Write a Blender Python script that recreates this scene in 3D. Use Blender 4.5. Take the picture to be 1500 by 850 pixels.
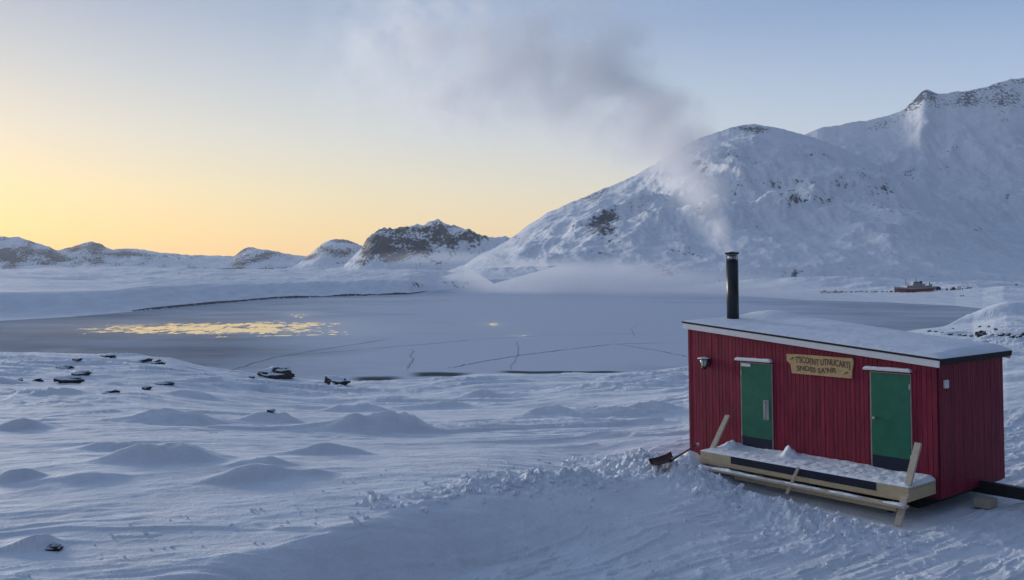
import bpy, bmesh, math, random
import numpy as np
from mathutils import Vector, Matrix, Euler, noise as mnoise
random.seed(7); rng = np.random.default_rng(7)
for o in list(bpy.data.objects): bpy.data.objects.remove(o)
S = bpy.context.scene; COL = S.collection
R = math.radians

# ------------------------------------------------------------------ camera
F, HY, CZ = 1278.0, 400.0, 4.252          # focal length in photo pixels, horizon row, eye height
LAKE = CZ - 13.0                          # lake level
cam = bpy.data.objects.new('camera', bpy.data.cameras.new('camera')); COL.objects.link(cam)
cam.location = (0, 0, CZ); cam.rotation_euler = (R(90), 0, 0)
cam.data.sensor_width = 36; cam.data.lens = 36*F/1500; cam.data.shift_y = -25/1500
cam.data.clip_start = 0.1; cam.data.clip_end = 20000
S.camera = cam

# ------------------------------------------------------------------ sky, sun, exposure
SUN_AZ, SUN_EL = R(-42), R(7)             # azimuth clockwise from +Y
W = bpy.data.worlds.new('World'); S.world = W; W.use_nodes = True
def lin(c): return tuple(((v/255)/12.92 if v/255 <= .04045 else ((v/255+.055)/1.055)**2.4) for v in c)
def world():
    nt = W.node_tree; N = nt.nodes; L = nt.links
    for n in list(N): N.remove(n)
    def m(op, a, b=None):
        n = N.new('ShaderNodeMath'); n.operation = op
        for i, v in enumerate((a, b)):
            if v is None: continue
            if isinstance(v, (int, float)): n.inputs[i].default_value = v
            else: L.new(v, n.inputs[i])
        return n.outputs[0]
    out = N.new('ShaderNodeOutputWorld'); bg = N.new('ShaderNodeBackground'); bg2 = N.new('ShaderNodeBackground')
    tc = N.new('ShaderNodeTexCoord'); nz = N.new('ShaderNodeVectorMath'); nz.operation = 'NORMALIZE'
    L.new(tc.outputs['Generated'], nz.inputs[0])
    sp = N.new('ShaderNodeSeparateXYZ'); L.new(nz.outputs[0], sp.inputs[0])
    x, y, z = sp.outputs
    el = m('DIVIDE', m('ARCSINE', z), R(90))
    h = m('SQRT', m('ADD', m('MULTIPLY', x, x), m('ADD', m('MULTIPLY', y, y), 1e-6)))
    c = m('DIVIDE', m('ADD', m('MULTIPLY', x, math.sin(SUN_AZ)), m('MULTIPLY', y, math.cos(SUN_AZ))), h)
    a = m('DIVIDE', m('ARCCOSINE', m('MAXIMUM', m('MINIMUM', c, 1.0), -1.0)), math.pi)
    def ramp(stops):
        r = N.new('ShaderNodeValToRGB'); e = r.color_ramp.elements
        r.color_ramp.interpolation = 'EASE' if False else 'LINEAR'
        while len(e) < len(stops): e.new(.5)
        for q, (d, col) in zip(e, stops):
            q.position = max(0, d/90); q.color = (*lin(col), 1)
        L.new(el, r.inputs[0]); return r.outputs[0]
    sun = ramp([(0,(253,204,106)), (2.5,(255,220,122)), (5,(253,230,154)), (8.5,(229,222,198)), (12,(200,205,206)), (16,(168,181,201)), (34,(128,150,184)), (90,(126,145,175))])
    mid = ramp([(0,(240,208,175)), (3,(236,216,194)), (6,(208,214,222)), (9,(186,204,228)), (12,(166,190,222)), (16,(134,164,208)), (34,(112,138,180)), (90,(126,145,175))])
    back = ramp([(0,(38,46,68)), (6,(44,54,80)), (14,(56,70,102)), (35,(80,98,136)), (90,(126,145,175))])
    def mix(f, A, B):
        n = N.new('ShaderNodeMix'); n.data_type = 'RGBA'; L.new(f, n.inputs['Factor']); L.new(A, n.inputs['A']); L.new(B, n.inputs['B']); return n.outputs['Result']
    def mr(v, lo, hi):
        n = N.new('ShaderNodeMapRange'); n.interpolation_type = 'LINEAR'; L.new(v, n.inputs[0]); n.inputs[1].default_value = lo; n.inputs[2].default_value = hi; return n.outputs[0]
    col = mix(mr(a, .41, .80), mix(mr(a, .05, .40), sun, mid), back)
    # thin high cloud veil drifting over the glow
    L.new(col, bg.inputs[0]); bg.inputs[1].default_value = 0.95
    sky = N.new('ShaderNodeTexSky'); sky.sky_type = 'NISHITA'; sky.sun_disc = False
    sky.sun_elevation = R(2); sky.sun_rotation = SUN_AZ
    L.new(sky.outputs[0], bg2.inputs[0]); bg2.inputs[1].default_value = 0.03
    ad = N.new('ShaderNodeAddShader'); L.new(bg.outputs[0], ad.inputs[0]); L.new(bg2.outputs[0], ad.inputs[1])
    L.new(ad.outputs[0], out.inputs[0])
world()
sl = bpy.data.lights.new('sun', 'SUN'); sl.energy = 3.0; sl.angle = R(14); sl.color = (1, .94, .88)
sun = bpy.data.objects.new('sun', sl); COL.objects.link(sun)
d = Vector((math.sin(SUN_AZ)*math.cos(SUN_EL), math.cos(SUN_AZ)*math.cos(SUN_EL), math.sin(SUN_EL)))
sun.rotation_euler = d.to_track_quat('Z', 'Y').to_euler()
V = S.view_settings; V.view_transform = 'Standard'; V.look = 'None'; V.exposure = 0.0; V.gamma = 1; V.use_curve_mapping = False
S.cycles.use_denoising = True; S.cycles.volume_bounces = 5; S.cycles.max_bounces = 8

# ------------------------------------------------------------------ helpers
def perlin(x, y, seed=0):
    xi = np.floor(x).astype(np.int64); yi = np.floor(y).astype(np.int64)
    xf = x-xi; yf = y-yi
    def g(ix, iy, dx, dy):
        h = (ix*374761393 + iy*668265263 + seed*974711) & 0xffffffff
        h = ((h ^ (h >> 13))*1274126177) & 0xffffffff
        a = ((h ^ (h >> 16)) & 0xffff)*(2*math.pi/65536)
        return np.cos(a)*dx + np.sin(a)*dy
    u = xf*xf*xf*(xf*(xf*6-15)+10); v = yf*yf*yf*(yf*(yf*6-15)+10)
    a = g(xi, yi, xf, yf); b = g(xi+1, yi, xf-1, yf); c = g(xi, yi+1, xf, yf-1); d = g(xi+1, yi+1, xf-1, yf-1)
    return (a*(1-u)+b*u)*(1-v) + (c*(1-u)+d*u)*v
def fbm(x, y, o=4, seed=0, gain=.5, ridge=False):
    s = 0; A = 1; f = 1
    for i in range(o):
        n = perlin(x*f, y*f, seed+i*17)
        s = s + A*((.5-np.abs(n))*1.6-.4 if ridge else n); A *= gain; f *= 2.03
    return s
def sst(a, b, x):
    t = np.clip((x-a)/(b-a), 0, 1); return t*t*(3-2*t)

def tag(o, label=None, cat=None, group=None, kind=None):
    if label: o['label'] = label
    if cat: o['category'] = cat
    if group: o['group'] = group
    if kind: o['kind'] = kind
    return o
def empty(name, loc=(0,0,0), rot=(0,0,0)):
    o = bpy.data.objects.new(name, None); COL.objects.link(o); o.location = loc; o.rotation_euler = rot; return o
def obj(name, bm, mats, parent=None, smooth=False):
    me = bpy.data.meshes.new(name); bmesh.ops.recalc_face_normals(bm, faces=bm.faces)
    bm.to_mesh(me); bm.free()
    for m in (mats if isinstance(mats, (list, tuple)) else [mats]): me.materials.append(m)
    if smooth: me.polygons.foreach_set('use_smooth', [True]*len(me.polygons))
    o = bpy.data.objects.new(name, me); COL.objects.link(o)
    if parent: o.parent = parent
    return o
def grid_obj(name, X, Y, Z, mats, attrs={}, parent=None):
    r, c = X.shape; n = r*c
    co = np.stack([X, Y, Z], -1).reshape(-1, 3).astype(np.float32)
    i = np.arange(n).reshape(r, c)
    q = np.stack([i[:-1, :-1], i[:-1, 1:], i[1:, 1:], i[1:, :-1]], -1).reshape(-1, 4).astype(np.int32)
    me = bpy.data.meshes.new(name); me.vertices.add(n); me.vertices.foreach_set('co', co.ravel())
    k = len(q); me.loops.add(k*4); me.loops.foreach_set('vertex_index', q.ravel()); me.polygons.add(k)
    me.polygons.foreach_set('loop_start', np.arange(0, k*4, 4, dtype=np.int32))
    try: me.polygons.foreach_set('loop_total', np.full(k, 4, dtype=np.int32))
    except Exception: pass
    me.polygons.foreach_set('use_smooth', np.ones(k, dtype=bool))
    for a, v in attrs.items():
        at = me.attributes.new(a, 'FLOAT', 'POINT'); at.data.foreach_set('value', v.reshape(-1).astype(np.float32))
    me.update(); me.validate()
    for m in (mats if isinstance(mats, (list, tuple)) else [mats]): me.materials.append(m)
    o = bpy.data.objects.new(name, me); COL.objects.link(o)
    if parent: o.parent = parent
    return o
def box(bm, lo, hi, mi=0, bev=0, M=None):
    c = [(lo[i]+hi[i])/2 for i in range(3)]; s = [abs(hi[i]-lo[i]) for i in range(3)]
    r = bmesh.ops.create_cube(bm, size=1, matrix=Matrix.Translation(c) @ Matrix.Diagonal((*s, 1)))
    vs = r['verts']
    if bev:
        es = list({e for v in vs for e in v.link_edges})
        rb = bmesh.ops.bevel(bm, geom=es, offset=bev, segments=1, affect='EDGES'); vs = list({v for f in rb['faces'] for v in f.verts} | {v for v in vs if v.is_valid})
    if M: bmesh.ops.transform(bm, matrix=M, verts=vs)
    for f in {f for v in vs for f in v.link_faces}: f.material_index = mi
    return vs
def beam(bm, a, b, w, t, up=(0,0,1), mi=0, bev=.004):
    """squared timber from a to b, w across, t thick"""
    a = Vector(a); b = Vector(b); z = (b-a); L = z.length; z.normalize()
    x = Vector(up).cross(z)
    if x.length < 1e-4: x = Vector((1,0,0)).cross(z)
    x.normalize(); y = z.cross(x)
    M = Matrix((x, y, z)).transposed().to_4x4(); M.translation = (a+b)/2
    box(bm, (-w/2, -t/2, -L/2), (w/2, t/2, L/2), mi, bev, M)
def tube(bm, pts, rad, seg=12, mi=0, cap=True):
    pts = [Vector(p) for p in pts]; rings = []
    for i, p in enumerate(pts):
        z = (pts[min(i+1, len(pts)-1)]-pts[max(i-1, 0)]).normalized()
        x = z.orthogonal().normalized() if abs(z.z) < .999 else Vector((1,0,0)); y = z.cross(x)
        r = rad[i] if isinstance(rad, (list, tuple)) else rad
        rings.append([bm.verts.new(p + (x*math.cos(2*math.pi*k/seg)+y*math.sin(2*math.pi*k/seg))*r) for k in range(seg)])
    for A, B in zip(rings, rings[1:]):
        for k in range(seg):
            f = bm.faces.new((A[k], A[(k+1) % seg], B[(k+1) % seg], B[k])); f.material_index = mi; f.smooth = True
    if cap:
        for A in (rings[0], rings[-1]):
            try: bm.faces.new(A).material_index = mi
            except ValueError: pass

# ------------------------------------------------------------------ materials
def mat(name, rgb, rough=.6, spec=.5, var=.0, vscale=8, bump=0, bscale=30, metal=0, stretch=(1,1,1), dark=None, wear=None):
    m = bpy.data.materials.new(name); m.use_nodes = True; nt = m.node_tree; N = nt.nodes; L = nt.links
    b = N['Principled BSDF']; b.inputs['Roughness'].default_value = rough; b.inputs['Metallic'].default_value = metal
    b.inputs['Specular IOR Level'].default_value = spec; b.inputs['Base Color'].default_value = (*rgb, 1)
    tc = N.new('ShaderNodeTexCoord'); mp = N.new('ShaderNodeMapping'); mp.inputs['Scale'].default_value = stretch
    L.new(tc.outputs['Object'], mp.inputs[0])
    if var:
        n = N.new('ShaderNodeTexNoise'); n.inputs['Scale'].default_value = vscale; n.inputs['Detail'].default_value = 6; n.inputs['Roughness'].default_value = .65
        L.new(mp.outputs[0], n.inputs[0])
        r = N.new('ShaderNodeValToRGB'); r.color_ramp.elements[0].position = .3; r.color_ramp.elements[1].position = .7
        d = dark or tuple(v*(1-var) for v in rgb); l = wear or tuple(min(1, v*(1+var)) for v in rgb)
        r.color_ramp.elements[0].color = (*d, 1); r.color_ramp.elements[1].color = (*l, 1)
        L.new(n.outputs[0], r.inputs[0]); L.new(r.outputs[0], b.inputs['Base Color'])
    if bump:
        n = N.new('ShaderNodeTexNoise'); n.inputs['Scale'].default_value = bscale; n.inputs['Detail'].default_value = 5
        L.new(mp.outputs[0], n.inputs[0]); bp = N.new('ShaderNodeBump'); bp.inputs['Strength'].default_value = 1; bp.inputs['Distance'].default_value = bump
        L.new(n.outputs[0], bp.inputs['Height']); L.new(bp.outputs[0], b.inputs['Normal'])
    return m
SNOW = (.80, .83, .87)
def snow_rock(name, nscale, lo=.52, hi=.6, slope=.5, bumps=((.35, .06), (.07, .012)), rockc=((.030,.030,.034), (.10,.10,.105)), stretch=(1,1,1), attr=True, base=SNOW, offset=0.0):
    m = bpy.data.materials.new(name); m.use_nodes = True; nt = m.node_tree; N = nt.nodes; L = nt.links
    b = N['Principled BSDF']; b.inputs['Specular IOR Level'].default_value = .25
    tc = N.new('ShaderNodeTexCoord'); mp = N.new('ShaderNodeMapping'); mp.inputs['Scale'].default_value = stretch
    L.new(tc.outputs['Object'], mp.inputs[0])
    def noise(scale, det=6, rough=.6, v=mp.outputs[0]):
        n = N.new('ShaderNodeTexNoise'); n.inputs['Scale'].default_value = scale; n.inputs['Detail'].default_value = det; n.inputs['Roughness'].default_value = rough
        L.new(v, n.inputs[0]); return n.outputs[0]
    def m2(op, a, bb):
        n = N.new('ShaderNodeMath'); n.operation = op
        for i, v in enumerate((a, bb)):
            if isinstance(v, (int, float)): n.inputs[i].default_value = v
            else: L.new(v, n.inputs[i])
        return n.outputs[0]
    g = N.new('ShaderNodeNewGeometry'); sp = N.new('ShaderNodeSeparateXYZ'); L.new(g.outputs['Normal'], sp.inputs[0])
    val = m2('ADD', noise(nscale, 8, .74), m2('MULTIPLY', m2('SUBTRACT', .75, sp.outputs[2]), slope))
    if attr:
        at = N.new('ShaderNodeAttribute'); at.attribute_name = 'rock'
        val = m2('ADD', val, m2('MULTIPLY', m2('SUBTRACT', at.outputs['Fac'], .5), .6))
    val = m2('ADD', val, offset)
    mr = N.new('ShaderNodeMapRange'); mr.interpolation_type = 'SMOOTHSTEP'; L.new(val, mr.inputs[0]); mr.inputs[1].default_value = lo; mr.inputs[2].default_value = hi
    rc = N.new('ShaderNodeValToRGB'); rc.color_ramp.elements[0].color = (*rockc[0], 1); rc.color_ramp.elements[1].color = (*rockc[1], 1)
    rc.color_ramp.elements[0].position = .35; rc.color_ramp.elements[1].position = .7
    L.new(noise(nscale*4, 5), rc.inputs[0])
    sc = N.new('ShaderNodeValToRGB'); sc.color_ramp.elements[0].color = (*[v*.93 for v in base], 1); sc.color_ramp.elements[1].color = (*[min(.92, v*1.05) for v in base], 1)
    sc.color_ramp.elements[0].position = .35; sc.color_ramp.elements[1].position = .65
    L.new(noise(nscale*1.7, 4), sc.inputs[0])
    mx = N.new('ShaderNodeMix'); mx.data_type = 'RGBA'; L.new(mr.outputs[0], mx.inputs['Factor']); L.new(sc.outputs[0], mx.inputs['A']); L.new(rc.outputs[0], mx.inputs['B'])
    L.new(mx.outputs['Result'], b.inputs['Base Color']); b.inputs['Roughness'].default_value = .75
    prev = None
    for s, dist in bumps:
        bp = N.new('ShaderNodeBump'); bp.inputs['Distance'].default_value = dist; bp.inputs['Strength'].default_value = 1
        L.new(noise(1/s, 5), bp.inputs['Height'])
        if prev: L.new(prev, bp.inputs['Normal'])
        prev = bp.outputs[0]
    if prev: L.new(prev, b.inputs['Normal'])
    return m
M_GROUND = snow_rock('snow_ground', .5, lo=.66, hi=.72, slope=.15, bumps=((.5, .035), (.12, .026), (.03, .011)))
M_FAR = snow_rock('far_shore_snow', .10, lo=.56, hi=.62, slope=.55, bumps=((6, .5), (1.5, .12)), stretch=(1, .5, 1))
M_SNOW = mat('snow', SNOW, .75, .25, var=.05, vscale=3, bump=.014, bscale=8)
M_ROCK = snow_rock('snowy_rock', 1.2, lo=.45, hi=.55, slope=1.0, bumps=((.3, .08), (.06, .02)), attr=False, offset=-.05, rockc=((.02,.02,.022), (.07,.068,.066)))
M_RED = mat('red_paint', (.215,.015,.040), .6, .25, var=.4, vscale=3.0, bump=.003, bscale=30, stretch=(6,6,.6))
def per_board(m):
    nt = m.node_tree; N = nt.nodes; L = nt.links; b = N['Principled BSDF']; src = b.inputs['Base Color'].links[0].from_socket
    g = N.new('ShaderNodeNewGeometry'); mr = N.new('ShaderNodeMapRange'); L.new(g.outputs['Random Per Island'], mr.inputs[0]); mr.inputs[3].default_value = .82; mr.inputs[4].default_value = 1.14
    mx = N.new('ShaderNodeVectorMath'); mx.operation = 'SCALE'; L.new(src, mx.inputs[0]); L.new(mr.outputs[0], mx.inputs['Scale']); L.new(mx.outputs[0], b.inputs['Base Color'])
per_board(M_RED)
M_REDDARK = mat('groove_red', (.06,.006,.012), .8)
M_GREEN = mat('green_paint', (.006,.135,.075), .45, .4, var=.15, vscale=5, bump=.002, bscale=40)
M_NAVY = mat('navy_kickplate', (.006,.012,.035), .55, .3, var=.4, vscale=9)
M_WHITE = mat('white_paint', (.72,.72,.72), .5, .4, var=.06, vscale=6)
M_TRIM = mat('pale_door_trim', (.36,.30,.27), .6, .3, var=.2, vscale=10)
M_FELT = mat('black_roofing_felt', (.012,.015,.020), .7, .3, var=.3, vscale=12)
M_WOOD = mat('raw_timber', (.50,.40,.25), .7, .25, var=.22, vscale=5, bump=.004, bscale=16, stretch=(1.2,8,8))
M_WOODGREY = mat('weathered_timber', (.48,.41,.32), .75, .25, var=.2, vscale=6, bump=.004, bscale=16, stretch=(2,8,8))
M_SIGN = mat('sign_board', (.56,.39,.19), .65, .25, var=.25, vscale=4, stretch=(2,9,12), bump=.003, bscale=10)
M_INK = mat('brown_lettering', (.15,.085,.045), .8)
M_MOSS = mat('green_painted_sprig', (.20,.22,.03), .8)
M_PIPE = mat('black_enamel_pipe', (.010,.016,.020), .38, .5, var=.4, vscale=5)
M_STEEL = mat('dull_steel', (.45,.46,.48), .4, .5, metal=.8)
M_BLACK = mat('black_paint', (.012,.013,.016), .5, .4, var=.3, vscale=8)
M_GLASS = mat('frosted_glass', (.55,.58,.6), .25, .5, var=.15, vscale=30)
M_SHRED = mat('red_plastic', (.065,.009,.012), .4, .5, var=.2, vscale=12)
M_HULL = mat('ship_red', (.16,.02,.02), .5, .4, var=.25, vscale=.6)
M_SHIPW = mat('ship_offwhite', (.30,.30,.31), .5, .4, var=.35, vscale=.7)
M_DARKS = mat('dark_stone', (.03,.03,.034), .8, .3, var=.4, vscale=1)

# ------------------------------------------------------------------ terrain functions
PN = np.array([(-900,505),(-400,512),(0,517),(60,519),(150,521),(205,523),(250,528),(300,539),(380,551),(440,558),(500,562),(600,559),(700,553),(900,551),(1000,546),(1100,520),(1345,484),(1425,474),(1455,463),(1475,458),(1900,452),(2600,450)], float)
PF = np.array([(-900,482),(-400,478),(0,470),(100,464.5),(180,458),(300,446.5),(400,438),(500,434.5),(600,431.5),(640,425),(680,421),(740,419.5),(800,420),(1000,428),(1190,440),(1300,443),(1400,448),(1440,452),(1470,458),(1900,452),(2600,450)], float)
def shores(u):
    px = 750+F*u
    yn = 13*F/(np.interp(px, PN[:,0], PN[:,1])-HY); yf = 13*F/(np.interp(px, PF[:,0], PF[:,1])-HY)
    return yn, np.maximum(yf, yn)
CREST = np.array([(-40,-8),(-14,2.5),(-8,7.6),(-4.6,10.65),(-3.46,12.1),(-1.68,14.2),(1.38,16.2),(2.8,17.6),(3.6,19.6),(4.3,22.4),(5.5,25),(8,27.5),(14,28),(24,26),(40,24),(80,20)], float)
_cx = np.linspace(-40, 80, 1201); _k = np.exp(-(np.arange(-25, 26)/9.0)**2); _k /= _k.sum()
_cy = np.convolve(np.pad(np.interp(_cx, CREST[:,0], CREST[:,1]), 25, 'edge'), _k, 'valid')
_cg = .95/np.sqrt(1+np.gradient(_cy, _cx)**2)               # slope factor: turns the offset in Y into a distance
_cg = np.convolve(np.pad(_cg, 25, 'edge'), _k, 'valid')
def crest_s(X, Y): return (Y-np.interp(X, _cx, _cy))*np.interp(X, _cx, _cg)
HUT_O = Vector((8.045, 16.411, 0)); YAW = .908; TILT = -.0202
HM = Matrix.Translation(HUT_O) @ Euler((0, TILT, -YAW)).to_matrix().to_4x4(); HMI = HM.inverted()
HL, HD, H0, H1 = 6.014, 2.766, 2.542, 3.078         # hut length, depth, wall height at right and left end
def hut_local(X, Y):
    dx = X-HUT_O.x; dy = Y-HUT_O.y; c, s = math.cos(YAW), math.sin(YAW)
    return dx*c-dy*s, dx*s+dy*c
MOUNDS = []                                          # (X, Y, length, width, height, skew)
def base_near(u, Y):
    yn, yf = shores(u)
    t = np.clip((Y-17)/np.maximum(yn-17, 5), 0, 1)
    return .55+(LAKE+.12-.55)*t
def ground(X, Y, detail=True):
    X = np.asarray(X, float); Y = np.asarray(Y, float)
    u = X/np.maximum(Y, 3.0); yn, yf = shores(u)
    near = base_near(u, Y)
    far_t = np.clip(Y/60, 0, 1); sh = sst(0, 10, yn-Y)*.85+.15
    # wind-packed drifts
    ca, sa = math.cos(R(14)), math.sin(R(14)); xa = X*ca+Y*sa; ya = -X*sa+Y*ca
    wx = perlin(X*.11, Y*.11, 5)*2.5
    dr = fbm(xa*.055, (ya+wx)*.17, 3, 11)*.40 + fbm(xa*.16, (ya+wx)*.55, 4, 23, ridge=True)*.10
    if detail: dr = dr + fbm(xa*.9, (ya+wx*.6)*2.6, 3, 31, ridge=True)*.03*(1-far_t*.6) + fbm(X*.02, Y*.02, 2, 8)*.5
    if detail:
        pt = sst(-.05, .40, fbm(X*.09, Y*.09, 2, 201))
        for sc, amp_, sd in ((.42, .075, 211), (.95, .04, 223), (.2, .13, 227)):
            q = fbm((xa+wx)*sc*.32, (ya+wx*.8)*sc*1.25, 3, sd)
            dr = dr + (sst(-.03, .03, q-.06)+.6*sst(-.02, .02, q-.28))*amp_*1.35*(.08+.92*pt)*np.clip(1-q, 0, 1)
    plain = near + dr*(.6+.8*sst(20, 60, Y))*(1-.55*sst(105, 160, Y))*sh
    shp_ = plain.shape; plain = np.array(plain).ravel(); Xf = np.broadcast_to(X, shp_).ravel(); Yf_ = np.broadcast_to(Y, shp_).ravel()
    for (mx, my, ml, mw, mh, sk) in MOUNDS:
        ix = np.nonzero((np.abs(Xf-mx) < 3.2*ml) & (np.abs(Yf_-my) < 3.2*max(mw, ml*.6)))[0]
        if not len(ix): continue
        x_, y_ = Xf[ix], Yf_[ix]
        wa = perlin(x_*.55+mx, y_*.55, 401); wb_ = perlin(x_*.35, y_*.35+my, 405)
        dx = (x_-mx)+wb_*min(ml*.45, 1.1); dy = (y_-my)+wa*min(mw*.45, .7); dx2 = dx*ca+dy*sa; dy2 = -dx*sa+dy*ca
        dx2 = dx2/np.where(dx2 < 0, ml*(1+sk), ml*(1-sk)); dy2 = dy2/mw
        dy2 = np.where(dy2 < 0, dy2*1.9, dy2*.75); r2 = dx2*dx2+dy2*dy2
        plain[ix] += np.maximum(0, np.exp(-r2**1.3*1.25)-.02)*(mh*.74+(.16 if my < 150 and mh > .53 else min(mh*.3, .16))*(my < 150)*perlin(x_*1.3, y_*2.0, 411)+(my < 150)*min(mh*.12, .05)*perlin(x_*3.6, y_*5, 413))
    plain = plain.reshape(shp_)-.34*sst(-1.0, 2.6, X)*sst(27, 20, Y)
    # ploughed yard in front of the camera
    s = crest_s(X, Y); hx, hy = hut_local(X, Y)
    yard = -.30 + fbm(X*.35, Y*.35, 2, 41)*.05
    if detail:
        ru = (X*.80+Y*.60); rv = (-X*.60+Y*.80)
        yard = yard + fbm(ru*.22, rv*2.6, 4, 47)*.06 + (sst(-.02, .02, fbm(ru*.5, rv*3.1, 3, 49)-.12)*.03) + np.maximum(0, fbm(X*2.6, Y*2.6, 3, 53)-.12)*.10
    w = sst(-1.35-1.3*sst(-.5, 3, X), .05, s+perlin(X*.5, Y*.5, 3)*.35)
    z = yard*(1-w)+plain*w
    # broken lumps thrown up along the edge of the yard
    lum = np.exp(-((s-.5)/.5)**2)*sst(-2.5, .8, X)*(.25+.75*sst(4.0, 2.6, X))*sst(24, 20, Y)
    # shovelled bank before the hut steps
    bank = np.exp(-((hy+2.65+.25*perlin(hx*.8, hy*.1, 9))/.66)**2)*sst(-7.2, -5.2, hx)*sst(.9, -1.0, hx)
    bank2 = np.exp(-((hx+6.4)/.9)**2-((hy+1.1)/1.5)**2)
    rough = 0
    if detail:
        n1 = np.abs(perlin(X*2.3, Y*2.3, 61)); n2 = np.abs(perlin(X*5.1, Y*5.1, 67)); n3 = np.abs(perlin(X*10.3, Y*10.3, 71))
        rough = (n1*.55+n2*.38+n3*.2)
    z = z + lum*(.02+.50*rough*sst(4.2, 1.0, X)+.20*rough*sst(1.0, 4.0, X))*(1-.35*sst(.5, 3, X)) + bank*(.08+.08*sst(1.5, -4, hx)+.62*rough*sst(2.5, -1, hx)) + bank2*(.02+.2*rough)
    z = z + .34*np.exp(-((hx+5.2)/.34)**2-((hy+.95)/.42)**2)*(.75+rough)
    dd = np.hypot(np.maximum(np.maximum(-HL-hx, hx), 0), np.maximum(np.maximum(-hy, hy-HD), 0))     # the drift dips towards the hut walls
    z = np.where(dd < 2.2, np.minimum(z, -.10+.30*dd+.04*perlin(X*2, Y*2, 431)), z)
    # hollow under the hut and its steps, deepened to give more shade
    under = sst(-1.75, -1.2, hy)*sst(HD+.4, HD-.2, hy)*sst(-5.4, -3.2, hx)*sst(.55, .1, hx)
    z = z*(1-under)+np.minimum(z, -.34)*under
    # lake bed and far shore
    dl = np.minimum(Y-yn, yf-Y); bed = LAKE-.05-1.6*sst(0, 9, dl)
    px = 750+F*u
    dF = Y-yf
    bk = 1.0*sst(150, 230, px)*sst(650, 600, px)*np.clip(.7+1.3*perlin(X*.06, X*0+3.3, 77)+.5*perlin(X*.3, X*0+1.3, 79), .15, 2)
    und = fbm(X*.0045, Y*.0065, 5, 81)*11+fbm(X*.012, Y*.02, 5, 83, ridge=True)*4.2
    lft = sst(690, 560, px); far = LAKE+.1+bk*sst(0, 3.2, dF)+lft*(6.5+2.5*perlin(X*.011, X*0+.7, 85))*sst(2, 46+20*perlin(X*.02, X*0, 87), dF)+(.024-.013*lft)*np.minimum(dF, 1100)+lft*np.clip(dF/500, 0, 1)*(fbm(X*.0035, Y*.002, 3, 311)*9-3)*(.6+.4*sst(0, 250, dF))+und*np.clip(dF/260, 0, 1)*(1-.5*lft)
    z = np.where(Y > yn, np.where(Y < yf, bed, far), z)
    return z
def gz(X, Y, detail=True): return float(ground(np.array([X]), np.array([Y]), detail)[0])
def ray(px, py, Y): return Vector(((px-750)/F*Y, Y, CZ-(py-HY)/F*Y))
def hit(px, py, lo=6, hi=1600, n=4000):
    """where the sight line through a photo pixel meets the ground"""
    Ys = np.geomspace(lo, hi, n); u = (px-750)/F
    g = ground(u*Ys, Ys, False); r = CZ-(py-HY)/F*Ys
    k = np.argmax(g >= r)
    Y = Ys[k] if g[k] >= r[k] else hi
    return Vector((u*Y, Y, float(g[k])))

# mounds seen in the snow field: px, py of foot, width and height in photo pixels, skew
ML = [(565,634,175,36,.25),(398,620,85,22,.1),(262,622,150,20,.3),(240,672,150,30,.25),(172,656,110,18,.3),(25,628,80,20,0),
      (372,700,120,26,.2),(380,678,110,18,.2),(20,702,70,24,0),(495,660,110,22,.3),(800,610,65,13,0),(900,634,80,7,.1),(955,600,90,15,0),
      (985,562,70,15,0),(285,580,90,13,.2),(525,601,90,16,.3),(655,596,70,10,.2),(70,583,70,9,0),(700,585,80,10,.1),(455,690,90,10,.3),(120,700,130,14,.3),
      (45,798,70,20,.2),(1190,520,60,8,0)]
_m = []
for px, py, w, h, sk in ML:
    p = hit(px, py); k = p.y/F
    _m.append((p.x, p.y+w*k*.22, w*k*.5, w*k*.28, h*k*1.0, sk))
p = ray(1530, 487, 225); _m.append((p.x, p.y, 26, 16, 5.2, .2))
MOUNDS.extend(_m)
MOUNDS += [(rng.uniform(-38, 16), y, rng.uniform(1, 2.6), rng.uniform(.6, 1.3), rng.uniform(.08, .26), rng.uniform(0, .35)) for y in rng.uniform(26, 100, 34)]

# ------------------------------------------------------------------ ground sheet
uu = np.concatenate([np.linspace(-1.9, -.68, 50)[:-1], np.linspace(-.68, .68, 1000), np.linspace(.68, 1.9, 50)[1:]])
n0, f0 = shores(uu); f0 = np.maximum(f0, n0+.5)
rowsY = []
for y in np.linspace(-230, 4, 60)[:-1]: rowsY.append(np.full_like(uu, y))
for y in np.geomspace(4, 10, 60)[:-1]: rowsY.append(np.full_like(uu, y))
for y in np.geomspace(10, 28, 400)[:-1]: rowsY.append(np.full_like(uu, y))
for t in np.linspace(0, 1, 330)[:-1]: rowsY.append(28*(n0/28)**t)
for t in np.linspace(0, 1, 16)[:-1]: rowsY.append(n0+(f0-n0)*t)
NEAR_ROWS = len(rowsY)
for y in np.linspace(-.5, 5, 12)[1:-1]: rowsY.append(f0+y)
for t in np.linspace(0, 1, 260): rowsY.append((f0+5)*(3400/(f0+5))**(t**1.25))
YY = np.array(rowsY); UU = np.broadcast_to(uu, YY.shape); XX = UU*np.where(YY > 4, YY, 4+(4-YY)*.9)
ZZ = ground(XX, YY)
yn, yf = shores(XX/np.maximum(YY, 3)); PXg = 750+F*XX/np.maximum(YY, 3)
rk = .12+np.zeros_like(ZZ); dF = YY-yf
rk = np.maximum(rk, .98*sst(-.6, .1, dF)*sst(3.6, 2.6, dF)*sst(140, 210, PXg)*sst(660, 610, PXg))
far_ = dF > 3.6
rk = np.where(far_, .16+.14*sst(690, 560, PXg)*sst(420, 200, dF)+.14*np.clip(fbm(XX*.006, YY*.006, 3, 301)+.2, 0, 1)+.16*sst(120, 20, dF)*sst(220, 300, PXg)*sst(590, 520, PXg)+.10*sst(20, 90, dF)*sst(980, 1100, PXg), rk)
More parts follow.
